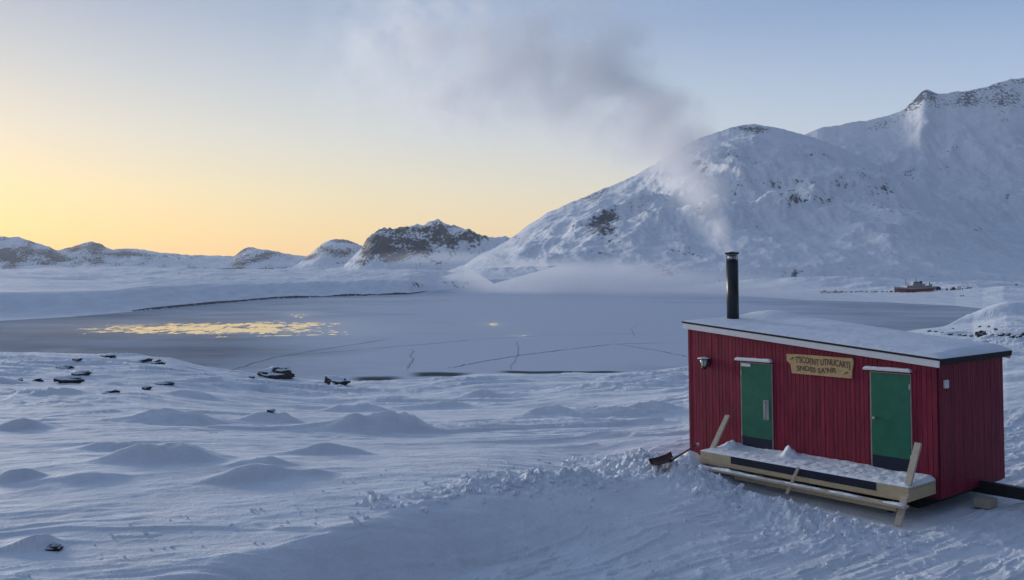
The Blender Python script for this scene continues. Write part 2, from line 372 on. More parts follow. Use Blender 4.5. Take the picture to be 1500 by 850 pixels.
rk = np.maximum(rk, .56*sst(13, 1, yn-YY)*(YY < yn)*sst(20, 100, PXg)*sst(310, 240, PXg))
hx, hy = hut_local(XX, YY)
o = grid_obj('snow_ground', XX, YY, ZZ, [M_GROUND, M_FAR], {'rock': rk}); tag(o, kind='structure')
mi = np.zeros(len(o.data.polygons), np.int32); mi[(NEAR_ROWS+9)*(len(uu)-1):] = 1; o.data.polygons.foreach_set('material_index', mi)

# ------------------------------------------------------------------ lake
def lake():
    m = bpy.data.materials.new('lake_ice'); m.use_nodes = True; nt = m.node_tree; N = nt.nodes; L = nt.links
    b = N['Principled BSDF']
    tc = N.new('ShaderNodeTexCoord')
    def noise(scale, det, st, w=0):
        mp = N.new('ShaderNodeMapping'); mp.inputs['Scale'].default_value = st; L.new(tc.outputs['Object'], mp.inputs[0])
        n = N.new('ShaderNodeTexNoise'); n.inputs['Scale'].default_value = scale; n.inputs['Detail'].default_value = det; n.inputs['Roughness'].default_value = .6
        L.new(mp.outputs[0], n.inputs[0]); return n.outputs[0]
    def attr(n_):
        a = N.new('ShaderNodeAttribute'); a.attribute_name = n_; return a.outputs['Fac']
    def m2(op, a, bb):
        n = N.new('ShaderNodeMath'); n.operation = op
        for i, v in enumerate((a, bb)):
            if isinstance(v, (int, float)): n.inputs[i].default_value = v
            else: L.new(v, n.inputs[i])
        return n.outputs[0]
    def step(v, lo, hi):
        r = N.new('ShaderNodeMapRange'); L.new(v, r.inputs[0]); r.inputs[1].default_value = lo; r.inputs[2].default_value = hi; return r.outputs[0]
    wet = step(m2('ADD', m2('MULTIPLY', attr('wet'), .50), m2('ADD', m2('MULTIPLY', noise(1, 4, (.16, .08, 1)), .5), m2('MULTIPLY', noise(1, 4, (.75, .26, 1)), .5))), .985, 1.015)
    lead = attr('lead')
    tone = step(m2('ADD', m2('ADD', m2('MULTIPLY', noise(1, 5, (.012, .022, 1)), .6), m2('MULTIPLY', noise(1, 6, (.05, .07, 1)), .4)), m2('MULTIPLY', attr('frost'), .42)), .34, .80)
    cr = N.new('ShaderNodeMix'); cr.data_type = 'RGBA'; cr.inputs['A'].default_value = (.165,.19,.24,1); cr.inputs['B'].default_value = (.55,.61,.70,1); L.new(tone, cr.inputs['Factor'])
    cw = N.new('ShaderNodeMix'); cw.data_type = 'RGBA'; L.new(cr.outputs['Result'], cw.inputs['A']); cw.inputs['B'].default_value = (.035,.055,.065,1)
    L.new(m2('MAXIMUM', wet, lead), cw.inputs['Factor']); L.new(cw.outputs['Result'], b.inputs['Base Color'])
    rg = m2('SUBTRACT', .34, m2('MULTIPLY', wet, .31)); L.new(m2('MAXIMUM', rg, .03), b.inputs['Roughness'])
    L.new(m2('ADD', m2('SUBTRACT', .4, m2('MULTIPLY', lead, .4)), m2('MULTIPLY', wet, .9)), b.inputs['Specular IOR Level'])
    b.inputs['IOR'].default_value = 1.7
    df = N.new('ShaderNodeBsdfDiffuse'); L.new(cw.outputs['Result'], df.inputs['Color']); ms_ = N.new('ShaderNodeMixShader'); L.new(m2('MAXIMUM', step(wet, .0, .6), m2('SUBTRACT', m2('ADD', .11, m2('MULTIPLY', attr('wet'), .28)), m2('MULTIPLY', lead, .07))), ms_.inputs[0]); L.new(df.outputs[0], ms_.inputs[1]); L.new(b.outputs[0], ms_.inputs[2]); L.new(ms_.outputs[0], N['Material Output'].inputs['Surface'])
    bp = N.new('ShaderNodeBump'); bp.inputs['Distance'].default_value = .02; bp.inputs['Strength'].default_value = .2
    L.new(noise(1, 3, (.25, .6, 1)), bp.inputs['Height']); L.new(bp.outputs[0], b.inputs['Normal'])
    us = np.linspace(-1.2, .62, 640); ts = np.linspace(0, 1, 330)
    U, T = np.meshgrid(us, ts); a, f = shores(U)
    a = a-3; f = f+2
    Y = 1/((1-T)/a+T/f); X = U*Y
    px = 750+F*U; py = HY+13*F/Y
    def blob(cx, cy, sx, sy, p=2): return np.exp(-(np.abs((px-cx)/sx)**p+np.abs((py-cy)/sy)**p))
    wob = fbm(X*.03, Y*.03, 3, 91)*6
    wet = np.maximum.reduce([1.06*blob(310, 481, 285, 12, 4), 1.0*blob(430, 478, 110, 11, 4), .95*blob(438, 462+0*wob, 38, 8, 2), .55*blob(330, 466, 120, 5, 2), 1.05*blob(722, 475, 26, 5, 2),
                             1.0*blob(765, 492, 30, 3.5, 2), .5*blob(90, 487, 60, 9, 2), .42*blob(480, 440, 60, 3, 2), .62*blob(95, 513, 16, 2.5, 2), .62*blob(70, 514, 8, 2, 2)])
    tail = np.exp(-((py-(494.5-(px-290)*.022))/1.5)**2)*sst(275, 310, px)*sst(560, 500, px); wet = np.maximum(wet, tail*(1.02+.34*perlin(px*.045, px*0+2.2, 97)+.2*perlin(px*.16, py*.3, 99)))
    lead = np.zeros_like(px)
    for x0, x1, yc, hh in ((735, 915, 545.5, 2.0), (605, 690, 548.5, 3.4), (518, 590, 557, 5.5)):
        cen = yc+perlin(px*.02, px*0+1.7, 5)*1.5
        lead = np.maximum(lead, sst(1.25, .55, np.abs(py-cen)/hh)*sst(x0-12, x0+16, px)*sst(x1+10, x1-24, px))
    frost = np.clip(.35+.9*blob(760, 500, 330, 60)-.9*blob(150, 505, 260, 45)+.35*blob(900, 440, 260, 20), 0, 1)
    o = grid_obj('lake', X, Y, np.full_like(X, LAKE), [m], {'wet': wet, 'lead': lead*.92, 'frost': frost}); tag(o, kind='structure')
    # pressure cracks across the ice: thin strips a few millimetres proud, part of the lake sheet
    cm = mat('ice_crack', (.09,.10,.125), .7, .2)
    bm = bmesh.new()
    for pts, wd in (([(330,545),(400,524),(480,511),(575,496)], .35), ([(395,524),(520,513),(640,503),(700,497),(840,490),(1010,488)], .3), ([(655,540),(700,531),(760,521),(840,511),(900,504),(1000,502)], .4),
                    ([(597,541),(601,533),(606,527),(600,521),(607,515),(601,512)], .16), ([(746,542),(757,524),(760,511),(756,499)], .10), ([(545,473),(620,472),(668,474)], .3),
                    ([(0,548),(120,530),(240,528)], .3), ([(560,488),(680,490),(820,489)], .22), ([(900,504),(960,513),(1008,523)], .3), ([(930,495),(925,482),(940,470)], .08)):
        P = []
        for (x0, y0), (x1, y1) in zip(pts, pts[1:]):
            for k in range(10): P.append((x0+(x1-x0)*k/10, y0+(y1-y0)*k/10))
        P.append(pts[-1]); W3 = []
        for i, (x, y) in enumerate(P):
            Yd = 13*F/(y-HY); q = Vector(((x-750)/F*Yd, Yd, LAKE+.02)); q.x += .5*mnoise.noise((i*.7, wd*50, 0)); q.y += .9*mnoise.noise((i*.6, wd*90, 4)); W3.append(q)
        prev = None
        for i, q in enumerate(W3):
            t = (W3[min(i+1, len(W3)-1)]-W3[max(i-1, 0)]).normalized(); n = Vector((-t.y, t.x, 0))*wd*(.32+.3*mnoise.noise((i*.4, 9, wd)))*(.35 if i in (0, len(W3)-1) else 1)
            cur = (bm.verts.new(q+n), bm.verts.new(q-n))
            if prev: bm.faces.new((prev[0], prev[1], cur[1], cur[0]))
            prev = cur
    c = obj('ice_crack', bm, cm, o); tag(c, kind='stuff')
lake()

# ------------------------------------------------------------------ mountains
def mountain(name, sky, yr, yfoot, zf, m, rockf, amp=14, conc=.6, seed=0, skyn=1.2, step=2.2, rows=150, back=.6, gul=1.0, skj=1.0):
    sky = np.array(sky, float)
    px = np.arange(sky[0,0], sky[-1,0]+step, step); py = np.interp(px, sky[:,0], sky[:,1])
    k = np.ones(3)/3; py[1:-1] = np.convolve(py, k, 'valid')
    jit = (perlin(px*.045, px*0+seed*.37, seed)*1.6+perlin(px*.13, px*0+seed*.71, seed+1)*1.1+perlin(px*.33, px*0+seed*.13, seed+2)*.6)*skj; jit[:4] = 0; jit[-4:] = 0
    t = np.concatenate([np.linspace(0, 1, rows), 1+np.linspace(0, back, 36)[1:]])
    P, T = np.meshgrid(px, t); PY = np.meshgrid(py, t)[0]
    YR = np.interp(P, *yr) if isinstance(yr, tuple) else np.full_like(P, yr)
    YF = np.interp(P, *yfoot) if isinstance(yfoot, tuple) else np.full_like(P, yfoot)
    U = (P-750)/F; Y = YF+(YR-YF)*T; X = U*Y
    RZ = CZ+(HY-PY)/F*YR; JIT = np.meshgrid(jit, t)[0]/F*YR*-1
    tt = np.minimum(T, 1)
    prof = (1-conc)*tt+conc*tt**2.1
    Z = zf+(RZ-zf)*prof
    Z = np.where(T > 1, RZ-(RZ-zf+20)*sst(0, back*1.35, T-1), Z)
    L = np.clip((RZ-zf)/120, .15, 1.5)
    env = np.clip(np.sin(np.pi*np.clip(tt, 0, 1))*1.1, 0, 1)**1.25
    wx = fbm(X*.004, Y*.004, 2, seed+7)*60
    n = fbm((X+wx)*.0042, (Y-wx)*.0042, 6, seed, .52, ridge=True)*amp + fbm(X*.0011+3, Y*.0011, 2, seed+3)*amp*1.6
    g = fbm((X+wx*.5)*.017, Y*.0045, 4, seed+19, .55, ridge=True)*amp*.32*gul
    Z = Z - 22*sst(.06, 0, T)
    Z = Z + JIT*tt**7*np.where(T > 1, np.clip(1-(T-1)*6, 0, 1), 1)
    Z = Z + (n+g)*env*L + fbm(X*.03, Y*.03, 4, seed+29, .6)*skyn*L*(.35+.65*env)
    rock = rockf(P, HY+F*(CZ-Z)/Y, T, PY)
    o = grid_obj(name, X, Y, Z, m, {'rock': rock}); tag(o, kind='structure'); return o
M_MTN = snow_rock('mountain_snow', .17, lo=.55, hi=.62, slope=.5, bumps=((22, 1.3), (5, 1.0)), rockc=((.03,.034,.044), (.13,.14,.16)), stretch=(1, .55, .8))
M_MTN2 = snow_rock('crag_snow', .19, lo=.535, hi=.58, slope=.5, bumps=((20, 2.2), (6, .8)), rockc=((.008,.012,.020), (.040,.046,.062)))
def gb(P, Q, cx, cy, sx, sy): return np.exp(-((P-cx)/sx)**2-((Q-cy)/sy)**2)
mountain('far_hills', [(-420,392),(-300,372),(-200,352),(-120,345),(-60,350),(0,345.5),(25,347),(45,353),(70,362),(85,367),(100,363),(118,356),(130,353.5),(148,358),(160,364),(200,365),(250,371),(300,374),(343,376),(349,369),(362,363),(380,365),(405,368),(430,373),(447,377),(460,372),(520,380),(640,395)],
         2700, 2200, 14, M_MTN2, lambda P, Q, T, PY: .63+.3*np.clip(perlin(P*.03, Q*.09, 9)*1.6, -.4, 1)+.22*gb(P, Q, 30, 372, 70, 12)+.2*gb(P, Q, 130, 362, 30, 10)+.1*gb(P, Q, 370, 372, 30, 12), amp=50, seed=101, skyn=4, skj=1.4, rows=110)  # rock cover raised so its colour carries the shade of these backlit hills
mountain('snow_hill', [(400,402),(430,392),(450,377),(462,366),(475,356),(490,350.5),(505,351),(520,356),(535,362),(560,378),(600,395),(640,404)], 2250, 1850, 10, M_MTN2, lambda P, Q, T, PY: .58+.3*np.clip(perlin(P*.03, Q*.09, 19)*1.6, -.4, 1)+.2*gb(P, Q, 500, 352, 30, 8), amp=36, seed=131, skyn=4, rows=110)  # extra rock cover darkens this hill too, standing in for its shaded face
mountain('rocky_hill', [(470,404),(500,392),(520,374),(530,362),(536,352),(545,343.5),(560,339),(580,335.5),(592,331.5),(605,331),(620,330),(632,325),(642,321.5),(652,326),(668,331),(690,337),(705,345),(722,348.5),(740,347.5),(760,356),(800,372),(860,396),(900,410)],
         1800, 1350, 4, M_MTN2, lambda P, Q, T, PY: .40+.3*np.clip(perlin(P*.035, Q*.08, 29)*1.6, -.5, .6)+.24*sst(398, 366, Q)*sst(520, 545, P)*sst(735, 640, P)+.22*gb(P, Q, 570, 365, 50, 25)+.2*gb(P, Q, 690, 345, 50, 10), amp=48, conc=.35, seed=151, skyn=6, skj=2.4, step=1.6, rows=170, gul=1.5)
mountain('right_shoulder_mountain', [(1040,300),(1100,240),(1150,210),(1185,194),(1205,187),(1240,181),(1270,177),(1300,169),(1325,160),(1340,146),(1350,134),(1358,131),(1370,136),(1385,137),(1400,134),(1420,133),(1440,128),(1465,121),(1480,116),(1500,114),(1560,108),(1650,112),(1800,150),(2000,230),(2200,330),(2300,400)],
         1950, 1050, -1, M_MTN, lambda P, Q, T, PY: .30+.22*np.clip(perlin(P*.022, Q*.05, 39)*1.8, -.5, 1)+.36*sst(46, 4, Q-PY)*sst(1320, 1360, P)+.26*sst(40, 4, Q-PY)*sst(1240, 1290, P)*sst(1360, 1320, P)+.22*gb(P, Q, 1470, 165, 60, 20), amp=20, seed=171, skyn=3, rows=170)
mountain('right_front_mountain', [(560,424),(620,410),(680,388),(712,368),(745,352),(770,333),(800,313),(835,298),(870,283),(905,269),(940,251),(965,237),(1000,216),(1025,203),(1045,196),(1070,187),(1090,182.5),(1105,181.5),(1125,185),(1150,189),(1190,201),(1230,216),(1280,238),(1330,264),(1390,296),(1450,326),(1520,356),(1620,388),(1750,404),(1950,412),(2200,418)],
         ([560,800,1100,1500,2200], [1150,1350,1600,1500,1300]), ([560,800,1100,1500,2200], [760,720,660,600,560]), LAKE+6, M_MTN,
         lambda P, Q, T, PY: .33+.24*np.clip(perlin(P*.022, Q*.05, 49)*1.8, -.5, 1)+.42*gb(P, Q, 1105, 189, 40, 7)+.32*gb(P, Q, 882, 305, 30, 34)+.20*gb(P, Q, 860, 335, 70, 22)+.10*gb(P, Q, 1200, 255, 120, 40)+.09*gb(P, Q, 1250, 300, 130, 34)+.16*gb(P, Q, 960, 370, 120, 30)+.08*sst(12, 2, Q-PY)*sst(1100, 900, P)+.14*sst(360, 400, Q), amp=20, conc=.5, seed=191, skyn=2.4, step=1.7, rows=210)

# ------------------------------------------------------------------ the red hut
hut = empty('sauna_hut', HUT_O, (0, TILT, -YAW))
tag(hut, 'small red board-clad hut with two green doors, a snowy sloping roof and smoking chimney', 'hut')
def on_front(px, py, out=0):
    """photo pixel -> hut-local point on the plane y=-out"""
    o_ = HMI @ Vector((0, 0, CZ)); dd = HMI.to_3x3() @ Vector(((px-750)/F, 1, -(py-HY)/F)); k = (-out-o_.y)/dd.y
    p_ = o_+dd*k; return p_.x, p_.z
def on_side(px, py, out=0):
    o_ = HMI @ Vector((0, 0, CZ)); dd = HMI.to_3x3() @ Vector(((px-750)/F, 1, -(py-HY)/F)); k = (out-o_.x)/dd.x
    p_ = o_+dd*k; return p_.y, p_.z
def roofz(x): return H0+(H1-H0)*(-x/HL)
def wall(axis, fixed, a0, a1, sgn):
    bm = bmesh.new(); bw = .098; n = int(round((a1-a0)/bw)); bw = (a1-a0)/n
    for i in range(n):
        b0 = a0+i*bw+.004; b1 = a0+(i+1)*bw-.004; dz = random.uniform(-.008, .008); t = .020+random.uniform(-.002, .002)
        if axis == 'x': z0, z1 = roofz(b0), roofz(b1)
        else: z0 = z1 = roofz(fixed)
        vs = []
        for (aa, zz) in ((b0, dz), (b1, dz), (b1, z1), (b0, z0)):
            for off in (0, sgn*t):
                vs.append(bm.verts.new((aa, fixed+off, zz) if axis == 'x' else (fixed+off, aa, zz)))
        q = vs
        for f in ((0,2,4,6), (1,7,5,3), (0,1,3,2), (2,3,5,4), (4,5,7,6), (6,7,1,0)): bm.faces.new([q[k] for k in f])
    # backing sheet behind the board gaps
    c0 = -sgn*.03
    vs = []
    for (aa, zz) in ((a0, .02), (a1, .02), (a1, (roofz(a1) if axis == 'x' else roofz(fixed))-.01), (a0, (roofz(a0) if axis == 'x' else roofz(fixed))-.01)):
        for off in (-sgn*.002, c0): vs.append(bm.verts.new((aa, fixed+off, zz) if axis == 'x' else (fixed+off, aa, zz)))
    for f in ((0,2,4,6), (1,7,5,3), (0,1,3,2), (2,3,5,4), (4,5,7,6), (6,7,1,0)): bm.faces.new([vs[k] for k in f]).material_index = 1
    obj('wall', bm, [M_RED, M_REDDARK], hut)
wall('x', 0, -HL, 0, -1); wall('x', HD, -HL, 0, 1); wall('y', 0, .024, HD-.024, 1); wall('y', -HL, .024, HD-.024, -1)
# floor frame with a black box standing in for shade below, and roof
bm = bmesh.new(); box(bm, (-HL+.25, .30, -.34), (-.55, HD-.2, .0), bev=.01); box(bm, (-HL+.04, .04, -.05), (-.04, HD-.04, .05), bev=.01); obj('floor_frame_shade_box', bm, M_BLACK, hut)
SL = math.atan2(H1-H0, HL); RM = Matrix.Translation((0, 0, H0)) @ Matrix.Rotation(SL, 4, 'Y')   # roof plane: x along slope
LR = HL/math.cos(SL)
bm = bmesh.new(); box(bm, (-LR-.07, -.12, .006), (.10, HD+.12, .10), bev=.006, M=RM); roof = obj('roof', bm, M_FELT, hut)
bm = bmesh.new()
box(bm, (-LR-.09, -.150, -.055), (.115, -.124, .075), bev=.004, M=RM); box(bm, (-LR-.09, HD+.124, -.055), (.115, HD+.15, .075), bev=.004, M=RM)
obj('fascia_board', bm, M_WHITE, roof)
bm = bmesh.new(); box(bm, (-LR-.11, -.165, .080), (.135, -.122, .116), bev=.006, M=RM)
box(bm, (.104, -.12, .0), (.13, HD+.16, .112), bev=.006, M=RM); box(bm, (-LR-.1, -.12, -.03), (-LR-.073, HD+.16, .112), bev=.006, M=RM)
obj('edge_flashing', bm, M_FELT, roof)
# corner boards
bm = bmesh.new()
for x, y in ((-HL-.012, -.012),): box(bm, (x-.014, y-.014, -.02), (x+.05, y+.05, H1-.03), bev=.003)
obj('corner_board', bm, M_RED, hut)
# doors
def door(u0, u1, z0, z1, kick, hinge):
    bm = bmesh.new(); box(bm, (-u1, -.052, z0), (-u0, -.027, z1), bev=.004)
    d_ = obj('door', bm, M_GREEN, hut)
    bm = bmesh.new(); box(bm, (-u1+.006, -.058, z0+.012), (-u0-.006, -.0535, z0+kick), bev=.0015); obj('kick_plate', bm, M_NAVY, d_)
    bm = bmesh.new(); w = .022
    for a, b_, c_, e in ((-u1-w-.003, -u1-.003, z0, z1+w), (-u0+.003, -u0+w+.003, z0, z1+w)): box(bm, (a, -.048, c_), (b_, -.023, e), bev=.003)
    box(bm, (-u1-.003, -.046, z1+.003), (-u0+.003, -.023, z1+w), bev=.003)
    box(bm, (-u1-.03, -.075, z0-.04), (-u0+.03, -.023, z0-.004), bev=.003)
    obj('door_frame', bm, M_TRIM, d_)
    bm = bmesh.new(); box(bm, (-u1-.13, -.125, z1+.055), (-u0+.03 if hinge == 'l' else -u0+.05, -.024, z1+.085), bev=.004); lb = obj('drip_board', bm, M_WHITE, d_)
    bm = bmesh.new(); hx0 = -u1-.012 if hinge == 'l' else -u0-.012
    for zz in (z0+.25, z1-.28):
        bm = bmesh.new(); box(bm, (hx0, -.062, zz), (hx0+.024, -.0495, zz+.11), bev=.003); obj('hinge', bm, M_STEEL, d_)
    return d_
d1 = door(3.657, 4.461, .391, 2.291, .24, 'l')
d1['label'] = 'narrow green door with a pale pull plate and small white sign'
bm = bmesh.new(); box(bm, (-3.86, -.070, 1.06), (-3.72, -.0535, 1.50), bev=.006)
for zz in (1.10, 1.46): tube(bm, [(-3.79, -.07, zz), (-3.79, -.115, zz)], .011, 8)
tube(bm, [(-3.79, -.115, 1.08), (-3.79, -.115, 1.48)], .016, 10)
obj('pull_handle', bm, M_SHIPW, d1)
bm = bmesh.new(); box(bm, (-4.455, -.06, 2.215), (-4.20, -.0535, 2.285), bev=.002); obj('name_plate', bm, M_WHITE, d1)
d2 = door(.512, 1.306, .391, 2.291, .27, 'r')
d2['label'] = 'wider green door with a round steel knob'
bm = bmesh.new(); kx, kz = on_front(1281.5, 612, .06)
tube(bm, [(kx, -.053, kz), (kx, -.075, kz), (kx, -.08, kz), (kx, -.105, kz), (kx, -.115, kz)], [.028, .028, .014, .030, .018], 14); obj('door_knob', bm, M_STEEL, d2)
# chimney
CHX, CHY = -5.56, 1.1; cz0 = roofz(CHX)+.09
ch = empty('chimney', (CHX, CHY, cz0)); ch.parent = hut
bm = bmesh.new(); tube(bm, [(0,0,-.05), (0,0,1.55)], .148, 28); obj('chimney_pipe', bm, M_PIPE, ch)
bm = bmesh.new(); tube(bm, [(0,0,.0), (0,0,.035), (0,0,.07)], [.235, .235, .155], 28); obj('collar', bm, M_FELT, ch)
bm = bmesh.new(); tube(bm, [(0,0,1.551), (0,0,1.68)], .118, 24); obj('inner_flue', bm, M_STEEL, ch)
bm = bmesh.new()
for k in range(6):
    a = k*math.pi/3+.3; beam(bm, (.14*math.cos(a), .14*math.sin(a), 1.54), (.14*math.cos(a), .14*math.sin(a), 1.70), .02, .008)
# turned-up bonnet: dome in the middle, rim curling up at the edge
tube(bm, [(0,0,1.69), (0,0,1.705), (0,0,1.745)], [.128, .172, .176], 28, cap=False)
tube(bm, [(0,0,1.690), (0,0,1.74), (0,0,1.765)], [.150, .10, .03], 28)
obj('bonnet', bm, M_PIPE, ch)
# wall lamp
lx, lz = on_front(1032.5, 531, .12)
lamp = empty('wall_lamp', HM @ Vector((lx, -.022, lz)), (0, TILT, -YAW)); tag(lamp, 'small lantern lamp with snow-dusted cap on red wall left of the doors', 'wall lamp')
bm = bmesh.new(); tube(bm, [(0,-.13,-.10), (0,-.13,.075)], [.058, .105], 6); obj('glass', bm, M_GLASS, lamp)
bm = bmesh.new()
for k in range(6):
    a = k*math.pi/3; tube(bm, [(.06*math.cos(a), -.13+.06*math.sin(a), -.10), (.109*math.cos(a), -.13+.109*math.sin(a), .077)], .006, 6)
tube(bm, [(0,-.13,-.165), (0,-.13,-.14), (0,-.13,-.10)], [.02, .055, .066], 12)
tube(bm, [(0,-.13,.076), (0,-.13,.09)], [.115, .15], 12)
box(bm, (-.05, -.02, -.1), (.05, -.001, .1), bev=.005); tube(bm, [(0,-.01,-.06), (0,-.06,-.15), (0,-.13,-.15)], .010, 8)
obj('lantern_frame', bm, M_BLACK, lamp)
bm = bmesh.new(); tube(bm, [(0,-.13,.091), (0,-.13,.105), (0,-.13,.125)], [.155, .150, .07], 14); obj('cap', bm, M_WHITE, lamp)
# sign
sg = empty('wooden_sign', HM @ Vector((*[on_front(1202, 537, .03)[0], -.024], on_front(1202, 537, .03)[1])), (0, TILT, -YAW))
tag(sg, 'rough wooden sign with hand-cut lettering on the red wall between the two green doors', 'sign')
sgc = on_front(1202, 537, .03)
pts = [(1153,518.5),(1166,519),(1190,520.5),(1222,523),(1249.5,525),(1251,529),(1250,538),(1249,543),(1248.5,554.5),(1230,553),(1205,550.5),(1180,548.5),(1161,546.5),(1160,541),(1159,533.5),(1153.5,528)]
bm = bmesh.new(); q = [on_front(*p_, .03) for p_ in pts]
fr = [bm.verts.new((x-sgc[0], -.032, z-sgc[1])) for x, z in q]; bk_ = [bm.verts.new((x-sgc[0], -.001, z-sgc[1])) for x, z in q]
bm.faces.new(fr); bm.faces.new(bk_[::-1])
for i in range(len(q)): bm.faces.new((fr[i], bk_[i], bk_[(i+1) % len(q)], fr[(i+1) % len(q)]))
obj('board', bm, M_SIGN, sg)
def lettering(txt, px0, py0, px1, py1, size):
    c = bpy.data.curves.new('lettering', 'FONT'); c.body = txt; c.size = size; c.extrude = .0025; c.offset = .003
    t = bpy.data.objects.new('lettering', c); COL.objects.link(t)
    bpy.context.view_layer.update()
    me = bpy.data.meshes.new_from_object(t.evaluated_get(bpy.context.evaluated_depsgraph_get())); bpy.data.objects.remove(t)
    a = on_front(px0, py0, .035); b_ = on_front(px1, py1, .035)
    xs = [v.co.x for v in me.vertices]; k = math.hypot(b_[0]-a[0], b_[1]-a[1])/(max(xs)-min(xs)); th = math.atan2(b_[1]-a[1], b_[0]-a[0])
    for v in me.vertices:
        x = (v.co.x-min(xs))*k; y = v.co.y*1.0+.014*math.sin(x*9)
        v.co = (a[0]-sgc[0]+x*math.cos(th)-y*math.sin(th), -.035-v.co.z, a[1]-sgc[1]+x*math.sin(th)+y*math.cos(th))
    me.materials.clear(); me.materials.append(M_INK)
    for p_ in me.polygons: p_.material_index = 0
    o_ = bpy.data.objects.new('lettering', me); COL.objects.link(o_); o_.parent = sg
lettering("T'SCOENT UTNUCARTJ", 1166, 531.5, 1246, 538.5, .185)
lettering("SNDSS SA'NR", 1168, 543, 1226, 547.5, .15)
for (cx, cy) in ((1160, 525.5), (1239, 547)):
    bm = bmesh.new(); x, z = on_front(cx, cy, .033); tube(bm, [(x-sgc[0]-.05, -.0345, z-sgc[1]-.02), (x-sgc[0]+.05, -.0345, z-sgc[1]+.025)], [.010, .018], 6); obj('painted_sprig', bm, M_MOSS, sg)
# white box on the gable wall
y0, z0 = on_side(1380, 569); y1, z1 = on_side(1384.8, 556)
vb = empty('wall_box', HM @ Vector((.022, (y0+y1)/2, (z0+z1)/2)), (0, TILT, -YAW)); tag(vb, 'small white box fixed high on the red end wall near its front corner', 'wall box')
hh = abs(z1-z0)/2; ww = max(.05, abs(y1-y0)/2)
bm = bmesh.new(); box(bm, (0, -ww, -hh), (.05, ww, hh), bev=.008); obj('housing', bm, M_WHITE, vb)
bm = bmesh.new(); tube(bm, [(.03, 0, -hh), (.03, 0, -hh-.07)], .012, 8); obj('conduit', bm, M_BLACK, vb)
# snow on the roof
def roof_snow():
    nx, ny = 170, 80; a = np.linspace(-LR-.10, .125, nx); b_ = np.linspace(-.145, HD+.145, ny); A, B = np.meshgrid(a, b_)
    e = np.minimum.reduce([A-a[0], a[-1]-A, B-b_[0], b_[-1]-B]); ed = np.clip(e/.22, 0, 1)**.55
    fr_ = np.clip((B-b_[0])/1.5, 0, 1)
    h = .05+.05*fr_+.16*np.exp(-((A+5.35)/.7)**2-((B-2.45)/.55)**2)+.10*np.exp(-((A+3.6)/1.6)**2-((B-2.4)/.8)**2)+.05*np.exp(-((A+1.0)/1.2)**2-((B-1.6)/1.0)**2)
    h = h+fbm(A*.8, B*.8, 3, 7)*.018
    H = .112+np.maximum(h, .015)*ed
    lp = RM
    P = np.stack([A, B, H], -1)@np.array(RM.to_3x3()).T+np.array(RM.translation)
    P = P@np.array(HM.to_3x3()).T+np.array(HM.translation)
    o_ = grid_obj('roof_snow', P[...,0], P[...,1], P[...,2], M_SNOW); tag(o_, 'smooth sheet of snow lying on the sloping roof of the red hut', 'snow', kind='stuff')
roof_snow()
# snow on the drip boards
for u0, u1, nm in ((3.627, 4.591, 'left'), (.462, 1.436, 'right')):
    a = np.linspace(-u1, -u0, 40); b_ = np.linspace(-.126, -.024, 8); A, B = np.meshgrid(a, b_); e = np.minimum.reduce([A-a[0], a[-1]-A, (B-b_[0])*1.5, (b_[-1]-B)*4+.02])
    H = 2.377+.040*np.clip(e/.05, 0, 1)**.5+.012*perlin(A*5, B*5, 3)*np.clip(e/.05, 0, 1)
    P = np.stack([A, B, H], -1)@np.array(HM.to_3x3()).T+np.array(HM.translation)
    o_ = grid_obj('ledge_snow', P[...,0], P[...,1], P[...,2], M_SNOW)
    tag(o_, 'thin strip of snow on the ledge over the %s green door' % ('narrow left' if nm == 'left' else 'wide right'), 'snow', kind='stuff')

# ------------------------------------------------------------------ timber steps before the doors
st = empty('timber_steps', HUT_O, (0, TILT, -YAW)); tag(st, 'low snow-covered timber landing with leaning end posts and a step plank before the red hut', 'steps')
DT, DO, DX0, DX1 = .345, 1.0, -4.86, -.05
bm = bmesh.new()
for i in range(7):
    y = -DO+.02+i*.138; box(bm, (DX0, y, DT-.035), (DX1, y+.125, DT), bev=.004)
obj('deck', bm, M_WOOD, st)
bm = bmesh.new(); box(bm, (DX0, -DO-.035, DT-.255), (DX1, -DO+.012, DT-.002), bev=.004); fa = obj('front_board', bm, M_WOOD, st)
for x0 in (DX0, DX1-.045):
    bm = bmesh.new(); box(bm, (x0, -DO+.016, DT-.25), (x0+.045, -.03, DT-.04), bev=.004); obj('end_board', bm, M_WOOD, st)
bx0 = on_front(1072, 668, DO)[0]; bx1 = on_front(1285, 708, DO)[0]
bm = bmesh.new(); box(bm, (bx0, -DO-.043, DT-.15), (bx1, -DO-.037, DT+.004), bev=.002); obj('navy_strip', bm, M_NAVY, fa)
SP = .07
bm = bmesh.new(); box(bm, (DX0+.1, -DO-.32, SP-.045), (DX1+.06, -DO-.15, SP), bev=.005); obj('step_plank', bm, M_WOODGREY, st)
bm = bmesh.new(); box(bm, (DX0+1.0, -DO-.13, SP-.17), (DX1-.2, -DO-.085, SP-.06), bev=.005); obj('bearer', bm, M_WOOD, st)
for x, o0, o1, zt in ((-.13, 1.30, .50, 1.09), (-4.80, 1.24, .12, 1.06)):
    bm = bmesh.new(); beam(bm, (x, -o0, -.30), (x, -o1, zt), .125, .05, up=(0, 1, .3)); obj('post', bm, M_WOODGREY, st)
x0, z0 = on_front(1155, 716, DO+.3); x1, z1 = on_front(1170.5, 685, DO+.06)
bm = bmesh.new(); beam(bm, (x0, -DO-.36, z0-.1), (x1, -DO-.075, z1+.01), .06, .03, up=(0,1,.2)); obj('brace', bm, M_WOODGREY, st)
bm = bmesh.new()
